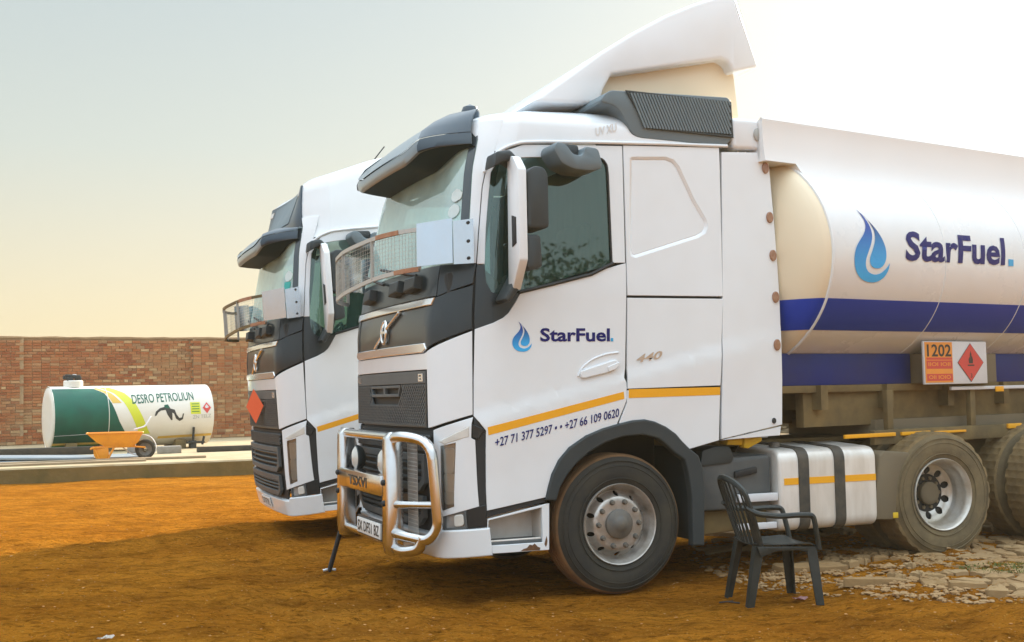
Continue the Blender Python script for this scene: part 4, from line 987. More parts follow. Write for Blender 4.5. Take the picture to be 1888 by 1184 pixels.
tr1 = build_tractor(1)
tag(tr1, 'white tractor unit with chrome bull bar and blue droplet lettering on its door', 'truck', 'parked tractor units')
tr1.location = (0.7752, 8.7722, 0.0000); tr1.rotation_euler = (0, 0, R(22))
tr2 = build_tractor(2)
tag(tr2, 'taller roofed white tractor unit behind, orange diamond on its grille', 'truck', 'parked tractor units')
tr2.location = (-1.0094, 12.8333, -0.0118); tr2.rotation_euler = (0.0005, -0.0621, 0.3653)

# ---------------------------------------------------------------- tank trailer
tl = empty('tank_trailer', (3.9548, 10.0816, 0.0000), R(33))
tag(tl, 'long white tank trailer with two blue bands and droplet lettering', 'tank trailer')
TA, TB, TC, TZ = 1.05, .90, 1.05, 2.53          # half width, half height, centre
L0, L1 = -1.76, 8.5
def tankpt(l, z):
    """(distance along, height) on the near flank"""
    q = max(-1, min(1, (z - TZ) / TB)); return (l, TC - TA * math.sqrt(max(0, 1 - q * q)), z)
def ring(l, k=1., n=64, dz=0):
    return [Vector((l, TC - TA * k * math.cos(2 * PI * i / n), TZ + TB * k * math.sin(2 * PI * i / n))) for i in range(n)]
ls = [L0 + .0, L0 + .01] + [L0 + .5 * k for k in range(1, 24) if L0 + .5 * k < L1] + [L1]
bm, _v = grid_surface([ring(l) for l in ls], close=True); shell = done('tank_shell', bm, M['tank'], tl)
rows = [ring(L0 + .008, 1.0)] + [ring(L0 - .27 * math.sin(a), math.cos(a)) for a in [PI / 2 * k / 12 for k in range(13)]]
rows[-1] = ring(L0 - .27, .01)
bm, _v = grid_surface(rows, close=True); hd = done('tank_head', bm, M['cream'], tl, smooth=60)
bm = bmesh.new(); tube(bm, ring(L0, 1.002), .014, 6, closed=True); done('head_seam', bm, M['tank'], tl)
for l in (L0 + 1.35, L0 + 2.45):
    bm = bmesh.new(); tube(bm, ring(l, 1.0), .006, 6, closed=True); done('weld_seam', bm, M['tank'], tl)
bandA = (1.935, 2.172)
panel('blue_band', [(L0 + .02, bandA[0]), (L1, bandA[0]), (L1, bandA[1]), (L0 + .02, bandA[1])], M['blue'], tl, tankpt, off=.0015, th=.001, inset=0, edge=.0005, res=.04, smooth=60)
# the band carried round the head
def hpanel(z0, z1, m):
    rows = []
    for k in range(7):
        z = z0 + (z1 - z0) * k / 6; q = math.sqrt(max(0, 1 - ((z - TZ) / TB) ** 2)); row = []
        for i in range(49):
            y = -q * math.cos(PI * i / 48) * .9999; d = math.sqrt(max(0, q * q - y * y))
            row.append(Vector((L0 - .27 * d * 1.008 - .0015 + (.018 if i in (0, 48) else 0), TC + TA * y * 1.003, z)))
        rows.append(row)
    bm, _v = grid_surface(rows); return done('head_band', bm, m, tl, smooth=60)
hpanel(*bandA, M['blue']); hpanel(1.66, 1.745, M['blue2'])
text('lettering', 'StarFuel', ((-0.9301, 2.4877), (0.3785, 2.5014), (-0.8822, 2.7357)), M['navy'], tl, tankpt, off=.004, bold=.028, cuts=.06)
panel('full_stop', [(0.432, 2.4989), (0.5015, 2.5017), (0.5057, 2.5588), (0.4365, 2.5606)], M['cyan'], tl, tankpt, off=.004, th=.001, inset=0, edge=.0005, res=.05)
droplet(tl, tankpt, -1.318, 2.592, 0.576, off=.004, wide=1.32, cuts=.06)
# rails along the top
for s_ in (1, -1):
    Yc = (lambda y: y) if s_ > 0 else (lambda y: 2 * TC - y)
    prof = [(.262, 3.085), (.290, 3.135), (.312, 3.185), (.330, 3.24), (.345, 3.30), (.355, 3.38), (.360, 3.46), (.362, 3.54), (.358, 3.585), (.375, 3.600), (.40, 3.590), (.56, 3.50), (.60, 3.3), (.60, 3.1)]
    rows = []
    for l in (L0 - .35, L0 - .33, L0 - .1, L0 - .02, L0 + .05, L0 + .2, L0 + .4, L0 + .6, L0 + 1, L0 + 3, L0 + 6, L1):
        zmin = lerp(l, (L0 - .35, L0 - .02, L0 + .05), (3.26, 3.26, 3.085)); q0 = lerp(zmin, [p[1] for p in prof[:9]], [p[0] for p in prof[:9]])
        rows.append([(l, Yc(q0 if z < zmin and k_ < 9 else y), max(z, zmin)) for k_, (y, z) in enumerate(prof)])
    bm, _v = grid_surface(rows, close=True); bm.faces.new(_v[0]); done('top_rail', bm, M['coam'], tl, smooth=50)
    tubeo('rail_lip', [(L0 - .35, Yc(.374), 3.592), (L1, Yc(.374), 3.592)], .016, M['coam'], tl, r=0, segs=8)
boxo('rail_end', (L0 - .35, .39, 3.28), (L0 - .32, 1.71, 3.57), M['coam'], tl)
# skirt, frame, running gear
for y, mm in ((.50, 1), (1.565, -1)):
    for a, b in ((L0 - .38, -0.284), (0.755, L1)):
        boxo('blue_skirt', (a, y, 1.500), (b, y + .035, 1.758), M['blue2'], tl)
boxo('sill_rail', (L0 - .30, .50, 1.44), (L1, .56, 1.50), M['chassis'], tl)
boxo('sill_rail', (L0 + .05, 1.67, 1.44), (L1, 1.75, 1.50), M['chassis'], tl)
for y in (.55, 1.45): boxo('frame_rail', (L0 + .2, y, 1.16), (L1, y + .09, 1.62), M['chassis'], tl)
bm = bmesh.new()
for k in range(12): box(bm, (L0 + .3 + k * .8, .45, 1.30), (L0 + .38 + k * .8, 1.65, 1.5))
done('frame_cross_member', bm, M['chassis'], tl)
boxo('pipe_box', (L0 + 1.0, .5, 1.05), (L1 - 2, 1.5, 1.2), M['flap'], tl)
boxo('white_pipe', (0.047, .34, 1.435), (L1 - 1, .365, 1.465), M['signwhite'], tl)
for l, z, w_, h_ in [(0.648, 1.413, 0.114, 0.047), (-1.335, 1.067, 0.612, 0.031), (-0.643, 1.068, 0.365, 0.028), (-0.208, 1.07, 0.412, 0.019), (0.806, 1.078, 0.196, 0.043)]: boxo('yellow_reflector', (l, .325, z), (l + w_, .335 if z > 1.4 else .345, z + h_), M['orange'], tl, bev=.001)
boxo('lower_rail', (L0 + .8, .345, 1.0), (L1 - 2, .40, 1.12), M['chassis'], tl)
for k in range(5): boxo('rail_hanger', (L0 + 1.0 + k * 1.1, .37, 1.1), (L0 + 1.07 + k * 1.1, .42, 1.45), M['chassis'], tl)
for y in (.35, 1.55): 
    lg_ = boxo('landing_leg', (3.1, y, .35), (3.24, y + .14, 1.4), M['chassis'], tl); boxo('leg_foot', (3.02, y - .05, .30), (3.32, y + .2, .36), M['chassis'], lg_)
w3 = None
for x in (5.3, 6.6, 7.9):
    for y, fl in ((.0, False), (.66, True), (1.44, False), (2.1, True)):
        if w3 is None: w3 = wheel(tl, 'trailer_wheel', (x, y, .60), rear=True)
        else: copy_wheel(w3, tl, (x, y, .60), fl)
# hazard board
bl, bz0, bw, bh = (-0.359, 1.489, 0.859, 0.368)
fb = lambda x, z: (x, .300, z)
boxo('board_mount', (-0.284 + .01, .38, 1.50), (0.755 - .01, .53, 1.755), M['flap'], tl)
hb = boxo('hazard_board', (bl, .302, bz0), (bl + bw, .322, bz0 + bh), M['signwhite'], tl, bev=.003)
s = bh
panel('number_panel', [(bl + .015, bz0 + .015), (bl + bw * .44, bz0 + .015), (bl + bw * .44, bz0 + bh - .008), (bl + .015, bz0 + bh - .008)], M['orange_sign'], hb, fb, off=.002, th=.003, inset=0, edge=.001, res=0)
text('hazard_number', '1202', ((bl + .04, bz0 + bh * .64), (bl + bw * .42, bz0 + bh * .64), (bl + .04, bz0 + bh * .93)), M['ink'], hb, fb, off=.004, bold=.02)
for z0, z1 in ((.57, .62), (.36, .55), (.08, .24)):
    panel('red_lines', [(bl + .03, bz0 + bh * z0), (bl + bw * .43, bz0 + bh * z0), (bl + bw * .43, bz0 + bh * z1), (bl + .03, bz0 + bh * z1)], M['red'], hb, fb, off=.0035, th=.001, inset=0, edge=.0005, res=0)
for k, q in enumerate((.42, .28, .12)):
    text('red_lettering', ('IIOI IOII', 'IOI OIIO I', 'OII IOIO')[k], ((bl + .05, bz0 + bh * q), (bl + bw * .40, bz0 + bh * q), (bl + .05, bz0 + bh * (q + .09))), M['orange_sign'], hb, fb, off=.005, bold=.02) if k != 1 else None
cx, cz = bl + bw * .73, bz0 + bh * .5
for rr_, m_, o_ in ((bh * .46, M['ink'], .002), (bh * .445, M['red'], .003)):
    panel('flame_diamond', [(cx, cz + rr_), (cx + rr_ * 1.06, cz), (cx, cz - rr_), (cx - rr_ * 1.06, cz)], m_, hb, fb, off=o_, th=.001, inset=0, edge=.0005, res=0)
fl = [(-.07, -.02), (-.08, .07), (-.05, .13), (-.035, .10), (-.03, .19), (.0, .27), (.03, .20), (.035, .12), (.05, .15), (.08, .07), (.07, -.02)]
panel('flame_mark', [(cx + x * bh, cz + y * bh) for x, y in fl], M['ink'], hb, fb, off=.0045, th=.001, inset=0, edge=.0005, res=0)
panel('flame_mark', [(cx - .12 * bh, cz - .05 * bh), (cx + .12 * bh, cz - .05 * bh), (cx + .12 * bh, cz - .08 * bh), (cx - .12 * bh, cz - .08 * bh)], M['ink'], hb, fb, off=.0045, th=.001, inset=0, edge=.0005, res=0)
text('class_digit', '3', ((cx - .03 * bh, cz - .36 * bh), (cx + .03 * bh, cz - .36 * bh), (cx - .03 * bh, cz - .26 * bh)), M['ink'], hb, fb, off=.0045, bold=.02)

# ---- unseen trailer added behind the far tractor to shade the yard: a copy
def copy_tree(o, parent=None):
    c = o.copy(); col.objects.link(c); c.parent = parent
    for k in list(o.children): copy_tree(k, c)
    return c
t2 = copy_tree(tl); t2['label'] = 'unseen second tank trailer added behind the taller tractor to shade the yard'
tl['group'] = t2['group'] = 'tank trailers'
R2 = tr2.rotation_euler.z; q2 = tr2.matrix_basis @ Vector((3.2, 1.25, 0))
t2.rotation_euler = (0, 0, R2); t2.location = Vector((q2.x, q2.y, 0)) + Vector((math.sin(R2), -math.cos(R2), 0)) * TC

# ---------------------------------------------------------------- garden chair
def build_chair():
    root = empty('garden_chair'); m = M['chair']
    # x forward, y to the sitter's left
    sw = .225
    def seat_z(x, y): return .405 + .018 * (abs(y) / sw) ** 2 - .012 * math.sin(max(0, min(1, (x + .2) / .42)) * PI)
    rows = [[(-.20 + .43 * i / 10, -sw * (.88 + .12 * i / 10) + 2 * sw * (.88 + .12 * i / 10) * k / 10, seat_z(-.20 + .43 * i / 10, -sw + 2 * sw * k / 10) - (.03 * sm((i - 8.5) / 1.5))) for k in range(11)] for i in range(11)]
    bm, _v = grid_surface(rows)
    bmesh.ops.recalc_face_normals(bm, faces=bm.faces)
    bmesh.ops.solidify(bm, geom=bm.faces[:], thickness=.008)
    seat = done('seat', bm, m, root)
    for s_ in (1, -1):
        prism('apron', [(-.19, .40), (.22, .385), (.20, .34), (.10, .365), (-.06, .365), (-.17, .33)], s_ * (sw - .012), s_ * (sw + .003), m, seat, bev=.004)
    prism('apron', [(-sw, .39), (sw, .39), (sw - .03, .335), (sw - .10, .36), (-sw + .10, .36), (-sw + .03, .335)], .215, .228, m, seat, axis='x', bev=.004)
    def leg(x0, y0, z0, x1, y1, wd):
        bm = bmesh.new(); n = 6; prev = None
        for k in range(n + 1):
            t = k / n; x = x0 + (x1 - x0) * t; y = y0 + (y1 - y0) * t; z = z0 * (1 - t); q = wd * (1 - .28 * t)
            sy = -1 if y0 < 0 else 1; sx = 1 if x0 > 0 else -1
            pr = [(x - sx * q, y - 0, z), (x, y + sy * .012, z), (x + sx * .006, y + sy * .014, z), (x + sx * .008, y, z), (x + sx * .006, y - sy * q * 1.0, z), (x - sx * .004, y - sy * q, z), (x - sx * .003, y - sy * .008, z), (x - sx * q, y - sy * .012, z)]
            cur = [bm.verts.new(p) for p in pr]
            if prev:
                for i in range(8): bm.faces.new((prev[i], prev[(i + 1) % 8], cur[(i + 1) % 8], cur[i]))
            else: bm.faces.new(cur)
            prev = cur
        bm.faces.new(prev[::-1])
        return done('leg', bm, m, root)
    for s_ in (1, -1):
        leg(.215, s_ * .225, .385, .245, s_ * .25, .06); leg(-.19, s_ * .195, .40, -.265, s_ * .215, .06)
    # back: curved frame with upright slats
    def bp(u, v):    # u -1..1 across, v 0..1 up
        h = .40 + .45 * v; x = -.195 - .13 * v - .01 * v * v + .035 * (u * u)
        return Vector((x, u * (.20 + .03 * math.sin(v * PI * .8)), h))
    arc = [bp(-1, v / 8) for v in range(0, 7)] + [bp(math.sin(a) * 1.0, .75 + .25 * math.cos(a)) for a in [(-PI / 2) + PI * k / 12 for k in range(1, 12)]] + [bp(1, v / 8) for v in range(6, -1, -1)]
    bk = tubeo('backrest', arc, .017, m, root, r=0, segs=8, flat=1.3)
    for k in range(7):
        u = -.78 + 1.56 * k / 6; top = .75 + .25 * math.sqrt(max(0, 1 - u * u)) - .01
        bm = bmesh.new(); prev = None
        pts = [bp(u * (1 - .0 * v), v) for v in [top * q / 8 for q in range(9)]]
        for p, q in zip(pts, pts[1:]): bars(bm, p, q, .030, .006)
        done('slat', bm, m, bk, smooth=0)
    for s_ in (1, -1):
        pts = [(-.262, s_ * .222, .66), (-.20, s_ * .25, .62), (-.05, s_ * .265, .600), (.10, s_ * .27, .605), (.19, s_ * .268, .600), (.205, s_ * .262, .54), (.225, s_ * .25, .44), (.235, s_ * .245, .37)]
        tubeo('armrest', pts, .019, m, root, r=.05, segs=8, flat=1.0)
    return root
ch = build_chair(); tag(ch, 'dark green plastic garden chair with slatted back beside the fuel tank', 'chair')
ch.location = (1.756, 8.285, gz(1.75, 8.3) + .012); ch.rotation_euler = (0, 0, R(10))

# ---------------------------------------------------------------- trees across the yard, behind the camera (they show in the door glass)
M['leaf'] = mat('dusty_leaf', (.045, .07, .025), .7, var=.6, vscale=3, vcol=(.09, .10, .04))
M['bark'] = mat('bark', (.10, .07, .045), .9)
def tree(x, y, h, seed, lab):
    r_ = random.Random(seed); t_ = empty('tree', (x, y, gz(x, y))); tag(t_, lab, 'tree', 'trees across the yard')
    bm = bmesh.new(); tube(bm, [(0, 0, -.2), (.1, .05, h * .3), (.0, .2, h * .6)], [.22, .16, .07], 8)
    tips = []
    for k in range(9):
        a = r_.uniform(0, 6.3); q = Vector((math.cos(a) * r_.uniform(.8, 2.2), math.sin(a) * r_.uniform(.8, 2.2), h * r_.uniform(.45, .9))); b0 = Vector((.05, .1, h * r_.uniform(.25, .5)))
        tube(bm, [b0, (b0 + q) / 2 + Vector((0, 0, .2)), q], [.07, .05, .02], 6); tips.append(q)
    done('trunk', bm, M['bark'], t_)
    vs, fs = [], []
    for k in range(1500):
        c = r_.choice(tips) + Vector((r_.gauss(0, .55), r_.gauss(0, .55), r_.gauss(0, .42))); u = Vector((r_.uniform(-1, 1), r_.uniform(-1, 1), r_.uniform(-1, 1))).normalized(); v = u.orthogonal().normalized()
        s_ = r_.uniform(.06, .16); b0 = len(vs); vs += [c - u * s_, c + v * s_ * .45, c + u * s_, c - v * s_ * .45]; fs.append((b0, b0 + 1, b0 + 2, b0 + 3))
    me = bpy.data.meshes.new('crown'); me.from_pydata(vs, [], fs); tag(link('crown', me, M['leaf'], t_), kind='stuff')
for i, (x, y, h) in enumerate(((22.6, -11.2, 8.0), (24.6, -11.6, 7.0), (21.0, -13.6, 6.2), (28, -15.5, 8.6))):
    tree(x, y, h, 40 + i, ('tall bushy tree straight across the yard from the door glass', 'tree beside the tall bushy one across the yard', 'lowest tree across the yard, mirrored at the window front', 'farthest and tallest tree across the yard')[i])

# ---------------------------------------------------------------- leaning pole
pole = empty('leaning_pole', (-1.5940, 10.2360, 0.0000)); tag(pole, 'thin black pole leaning on the bull bar, foot on the dirt', 'pole')
pt_ = Vector((0.2068, -0.1157, 0.6600))
tubeo('pole_shaft', [(0, 0, .01), tuple(pt_)], .020, M['rubber'], pole, r=0, segs=10)
tubeo('pole_foot', [(-.05, -.02, .012), (.0, 0, .02), (.05, .02, .012)], .016, M['steel'], pole, r=.03, segs=8)

# ---------------------------------------------------------------- earth
def earth_h(x, y):
    p = Vector((x, y, 0))
    near = 1 / (1 + (max(0, y - 8) / 14) ** 2) * (.45 + .55 * sm(.5 + 1.4 * noise.noise(Vector((x * .5, y * .5, 31)))))
    h = .030 * noise.noise(p * .8) + .022 * noise.noise(p * 2.3 + Vector((3, 1, 0))) + .034 * near * noise.noise(p * 4.5) + .034 * near * (abs(noise.noise(p * 8.0)) - .25) + .014 * near * noise.noise(p * 17.0)
    h += .012 * near * noise.noise(Vector((x * 1.2 + y * .5, y * 3.2 - x * .9, 7)))
    return gz(x, y) + h
def axis_pts(lo, hi, step, far, growth=1.22):
    a = [lo + i * step for i in range(int((hi - lo) / step) + 1)]; s_ = step
    l = lo; left = []
    while l > -far: s_ *= growth; l -= s_; left.append(l)
    s_ = step; h = a[-1]; right = []
    while h < far: s_ *= growth; h += s_; right.append(h)
    return left[::-1] + a + right
X_ = axis_pts(-6, 6.5, .040, 500); Y_ = axis_pts(5.8, 13.5, .034, 500)
nx, ny = len(X_), len(Y_)
vs = [(x, y, earth_h(x, y)) for y in Y_ for x in X_]
fs = [(j * nx + i, j * nx + i + 1, (j + 1) * nx + i + 1, (j + 1) * nx + i) for j in range(ny - 1) for i in range(nx - 1)]
me = bpy.data.meshes.new('ground'); me.from_pydata(vs, [], fs); me.shade_smooth()
def earth_mat():
    m = bpy.data.materials.new('orange_earth'); m.use_nodes = True; t = m.node_tree; b = t.nodes['Principled BSDF']
    b.inputs['Roughness'].default_value = 1; b.inputs['Specular IOR Level'].default_value = 0
    tcn = t.nodes.new('ShaderNodeTexCoord')
    def nz(scale, detail=8, rough=.6, sx=1, sy=1):
        mp = t.nodes.new('ShaderNodeMapping'); mp.inputs['Scale'].default_value = (sx, sy, 1); mp.inputs['Rotation'].default_value = (0, 0, R(18))
        t.links.new(tcn.outputs['Object'], mp.inputs[0])
        n = t.nodes.new('ShaderNodeTexNoise'); n.inputs['Scale'].default_value = scale; n.inputs['Detail'].default_value = detail; n.inputs['Roughness'].default_value = rough
        t.links.new(mp.outputs[0], n.inputs['Vector']); return n
    def rng(n, a, b_, lo=0, hi=1):
        r_ = t.nodes.new('ShaderNodeMapRange'); r_.inputs[1].default_value = a; r_.inputs[2].default_value = b_; r_.inputs[3].default_value = lo; r_.inputs[4].default_value = hi
        t.links.new(n.outputs[0], r_.inputs[0]); return r_
    def mix(f, a, b_, kind='MIX'):
        x = t.nodes.new('ShaderNodeMix'); x.data_type = 'RGBA'; x.blend_type = kind
        t.links.new(f.outputs[0], x.inputs[0])
        for s_, i in ((a, 6), (b_, 7)):
            if isinstance(s_, tuple): x.inputs[i].default_value = (*s_, 1)
            else: t.links.new(s_.outputs[2], x.inputs[i])
        return x
    c = mix(rng(nz(.9, 9), .35, .68), (0.713, 0.281, 0.029), (0.518, 0.185, 0.018))
    c = mix(rng(nz(1.3, 8, .65, 1, 1.4), .44, .66, 0, .6), c, (.26, .095, .014))  # broad dark patches: deeper shade put into the earth colour
    c = mix(rng(nz(3.5, 10, .7, 1, 2.2), .50, .70, 0, .85), c, (0.162, 0.053, 0.004))  # dark streaks: small crumb shadows painted into the colour
    c = mix(rng(nz(.35, 6), .55, .75, 0, .5), c, (0.756, 0.339, 0.055))
    c = mix(rng(nz(28, 6, .7), .58, .72, 0, .55), c, (0.800, 0.432, 0.074))
    c = mix(rng(nz(14, 6, .7, 1, 1.8), .60, .75, 0, .6), c, (0.120, 0.043, 0.005))
    c = mix(rng(nz(7, 9, .75, 1, 2.6), .53, .62, 0, .7), c, (0.144, 0.051, 0.004))  # painted shadow dashes between the clods
    c = mix(rng(nz(24, 5, .75, 1, 1.6), .56, .64, 0, .75), c, (0.120, 0.040, 0.004))  # finer crumb shadows, painted the same way
    c = mix(rng(nz(40, 4, .7), .62, .68, 0, .7), c, (0.820, 0.451, 0.087))
    t.links.new(c.outputs[2], b.inputs['Base Color'])
    h1 = nz(9, 10, .68, 1, 1.7); h2 = nz(60, 6, .7)
    ad = t.nodes.new('ShaderNodeMath'); ad.operation = 'MULTIPLY_ADD'; ad.inputs[1].default_value = .22
    t.links.new(h2.outputs[0], ad.inputs[0]); t.links.new(h1.outputs[0], ad.inputs[2])
    bp_ = t.nodes.new('ShaderNodeBump'); bp_.inputs['Strength'].default_value = 1.0; bp_.inputs['Distance'].default_value = .22
    t.links.new(ad.outputs[0], bp_.inputs['Height']); t.links.new(bp_.outputs[0], b.inputs['Normal'])
    return m
gr = link('ground', me, earth_mat()); tag(gr, 'orange dirt yard rutted by tyres', kind='structure')

# ---------------------------------------------------------------- broken stone paving on the right
M['stone'] = mat('weathered_stone', (.36, .26, .145), .9, var=.7, vscale=5, vcol=(.50, .40, .27), bump=.35, bscale=22, v2=(2.2, .5, (.25, .16, .075)))
M['pebble'] = mat('stone_chips', (.28, .155, .058), .9, var=.8, vscale=7, vcol=(.42, .28, .14), bump=.2, bscale=40)
def tone_mat(name, cols, rough=.9, bump=.3, bscale=30):
    """colour picked per object, drifting with noise"""
    m = mat(name, cols[0], rough, var=.6, vscale=6, vcol=cols[1], bump=bump, bscale=bscale)
    t = m.node_tree; b = t.nodes['Principled BSDF']; lk = b.inputs['Base Color'].links[0]; src = lk.from_socket
    oi = t.nodes.new('ShaderNodeObjectInfo'); r_ = t.nodes.new('ShaderNodeValToRGB')
    e_ = r_.color_ramp.elements; e_[0].color = (*cols[0], 1); e_[1].color = (*cols[-1], 1)
    for i, c in enumerate(cols[1:-1]): q = e_.new((i + 1) / (len(cols) - 1)); q.color = (*c, 1)
    t.links.new(oi.outputs['Random'], r_.inputs[0])
    mx = t.nodes.new('ShaderNodeMix'); mx.data_type = 'RGBA'; mx.inputs[0].default_value = .6
    t.links.new(src, mx.inputs[6]); t.links.new(r_.outputs[0], mx.inputs[7]); t.links.new(mx.outputs[2], b.inputs['Base Color'])
    return m
M['stones'] = tone_mat('paving_stone', [(.25, .145, .055), (.36, .235, .11), (.30, .185, .08), (.40, .275, .14)])
pav = [(2.55, 9.3), (2.75, 8.55), (2.95, 8.05), (3.4, 7.75), (5.2, 7.2), (6.5, 7.5), (8.5, 14), (2.6, 13.5), (2.0, 11)]
def inside(p, pl):
    c = False
    for i in range(len(pl)):
        a, b = pl[i - 1], pl[i]
        if (a[1] > p[1]) != (b[1] > p[1]) and p[0] < (b[0] - a[0]) * (p[1] - a[1]) / (b[1] - a[1]) + a[0]: c = not c
    return c
def slab_mesh(pts, th, seed):
    bm = bmesh.new(); r_ = random.Random(seed)
    c = Vector((sum(p[0] for p in pts) / len(pts), sum(p[1] for p in pts) / len(pts)))
    ring_ = []
    for i, p in enumerate(pts):
        q = Vector(pts[(i + 1) % len(pts)]); p = Vector(p)
        for k in range(3): v = p + (q - p) * k / 3; ring_.append(v + Vector((r_.uniform(-.012, .012), r_.uniform(-.012, .012))))
    n = len(ring_)
    tops = [bm.verts.new(((v - c).x * .90 + c.x, (v - c).y * .90 + c.y, th + r_.uniform(-.008, .008))) for v in ring_]
    mids = [bm.verts.new((v.x, v.y, th * .62 + r_.uniform(-.006, .006))) for v in ring_]
    bots = [bm.verts.new((v.x * 1.0, v.y, -.05)) for v in ring_]
    inn = [bm.verts.new(((v - c).x * .45 + c.x, (v - c).y * .45 + c.y, th + r_.uniform(-.008, .012))) for v in ring_]
    cc = bm.verts.new((c.x, c.y, th + .004))
    for a, b in ((bots, mids), (mids, tops), (tops, inn)):
        for i in range(n): bm.faces.new((a[i], a[(i + 1) % n], b[(i + 1) % n], b[i]))
    for i in range(n): bm.faces.new((inn[i], inn[(i + 1) % n], cc))
    return bm
# irregular cells: Voronoi cells of jittered seeds, clipped against their neighbours' bisectors
seeds = []
rp = random.Random(3); tries = 0
while tries < 9000:
    tries += 1
    p = (rp.uniform(1.8, 7.0), rp.uniform(7.0, 13.2))
    dmin = .088 + .07 * noise.noise(Vector((p[0] * .9, p[1] * .9, 4))) + (.07 if p[0] > 3.2 else 0)
    if inside(p, pav) and all((p[0] - q[0]) ** 2 + (p[1] - q[1]) ** 2 > dmin * dmin for q in seeds): seeds.append(p)
cells = []
for i, s_ in enumerate(seeds):
    pl = [(s_[0] + .5 * math.cos(a * PI / 4), s_[1] + .5 * math.sin(a * PI / 4)) for a in range(8)]
    for q in seeds:
        if q is s_ or abs(q[0] - s_[0]) > 1 or abs(q[1] - s_[1]) > 1: continue
        mx_, my_ = (s_[0] + q[0]) / 2, (s_[1] + q[1]) / 2; nx_, ny_ = q[0] - s_[0], q[1] - s_[1]
        o_ = []
        for k in range(len(pl)):
            a, b = pl[k - 1], pl[k]; da = (a[0] - mx_) * nx_ + (a[1] - my_) * ny_; db = (b[0] - mx_) * nx_ + (b[1] - my_) * ny_
            if (da <= 0) != (db <= 0):
                t_ = da / (da - db); o_.append((a[0] + (b[0] - a[0]) * t_, a[1] + (b[1] - a[1]) * t_))
            if db <= 0: o_.append(b)
        pl = o_
        if len(pl) < 3: break
    if len(pl) >= 3: cells.append((s_, pl))
cells.sort(key=lambda c: c[0][1])
n_st = 0; far_bm = bmesh.new()
for i, (s_, pl) in enumerate(cells):
    pl = inset2(pl, .008 + .022 * rp.random())
    if abs(sig(pl)) < .006 or abs(sig(pl)) > .10: continue
    if rp.random() < .14 or noise.noise(Vector((s_[0] * 1.3, s_[1] * 1.3, 21))) > .26: continue
    pl = [(x - s_[0], y - s_[1]) for x, y in pl]
    th = .002 + .018 * rp.random() + .022 * max(0, noise.noise(Vector((s_[0], s_[1], 9))))
    if n_st >= 300:              # the farther ones: one joined sheet of rubble
        bs = slab_mesh(pl, th, i); tmp = bpy.data.meshes.new('tmp'); bs.transform(Matrix.Translation((s_[0], s_[1], gz(*s_) + .012)) @ Euler((rp.uniform(-.1, .1), rp.uniform(-.1, .1), 0)).to_matrix().to_4x4()); bs.to_mesh(tmp); bs.free(); far_bm.from_mesh(tmp); bpy.data.meshes.remove(tmp)
    else:
        o = done('paving_stone', slab_mesh(pl, th, i), M['stones'], gr, smooth=30)
        o.location = (s_[0], s_[1], gz(*s_) + .012); o.rotation_euler = (rp.uniform(-.10, .10), rp.uniform(-.10, .10), 0); n_st += 1
tag(done('paving_rubble', far_bm, M['stones'], gr, smooth=30), kind='stuff')
# chips between and before the stones
bm = bmesh.new()
ico = bmesh.new(); bmesh.ops.create_icosphere(ico, subdivisions=1, radius=1); iv = [v.co.copy() for v in ico.verts]; if_ = [[v.index for v in f.verts] for f in ico.faces]; ico.free()
def chip(p, s_):
    q = Euler((rp.uniform(0, 6), rp.uniform(0, 6), rp.uniform(0, 6))).to_matrix(); sc_ = Vector((s_ * rp.uniform(.7, 1.6), s_ * rp.uniform(.6, 1.1), s_ * rp.uniform(.25, .6)))
    z = Euler((0, 0, rp.uniform(0, 6))).to_matrix()
    vv = [bm.verts.new(z @ Vector((v.x * sc_.x, v.y * sc_.y, v.z * sc_.z)) * rp.uniform(.82, 1.15) + p) for v in iv]
    for f in if_: bm.faces.new([vv[k] for k in f])
pebz = [(1.55, 9.6), (1.75, 8.75), (2.2, 8.35), (2.9, 7.85), (3.4, 7.6), (5.5, 7.05), (6.5, 7.3), (8, 13), (2, 13), (1.5, 10.5)]
k = 0
while k < 7500:
    p = (rp.uniform(1.2, 6.5), rp.uniform(7.0, 12.5) if rp.random() < .6 else rp.uniform(7.6, 9.8))
    if not inside(p, pebz): continue
    if noise.noise(Vector((p[0] * 2, p[1] * 2, 2))) < rp.uniform(-.5, .25): k += 1; continue
    s_ = .008 + .020 * rp.random() ** 2.2
    if p[0] < 3.1 and p[1] < 10: s_ *= 1.35
    chip(Vector((p[0], p[1], earth_h(*p) + s_ * .25)), s_); k += 1
tag(done('stone_chips', bm, M['pebble'], None, smooth=0), 'loose stone chips and rubble scattered around the broken paving', kind='stuff')
# clods and pebbles over the whole yard
bm = bmesh.new()
for k in range(2600):
    y = 5.8 + 15 * rp.random() ** 1.8; x = rp.uniform(-.46, .5) * y
    s_ = .004 + .010 * rp.random() ** 4; chip(Vector((x, y, earth_h(x, y) + s_ * .2)), s_)
tag(done('dirt_clods', bm, M['clod'] if 'clod' in M else mat('dirt_clod', (.50, .22, .05), .95, var=.6, vscale=3, vcol=(.7, .4, .14)), None, smooth=0), 'small clods and pebbles strewn over the dirt yard', kind='stuff')
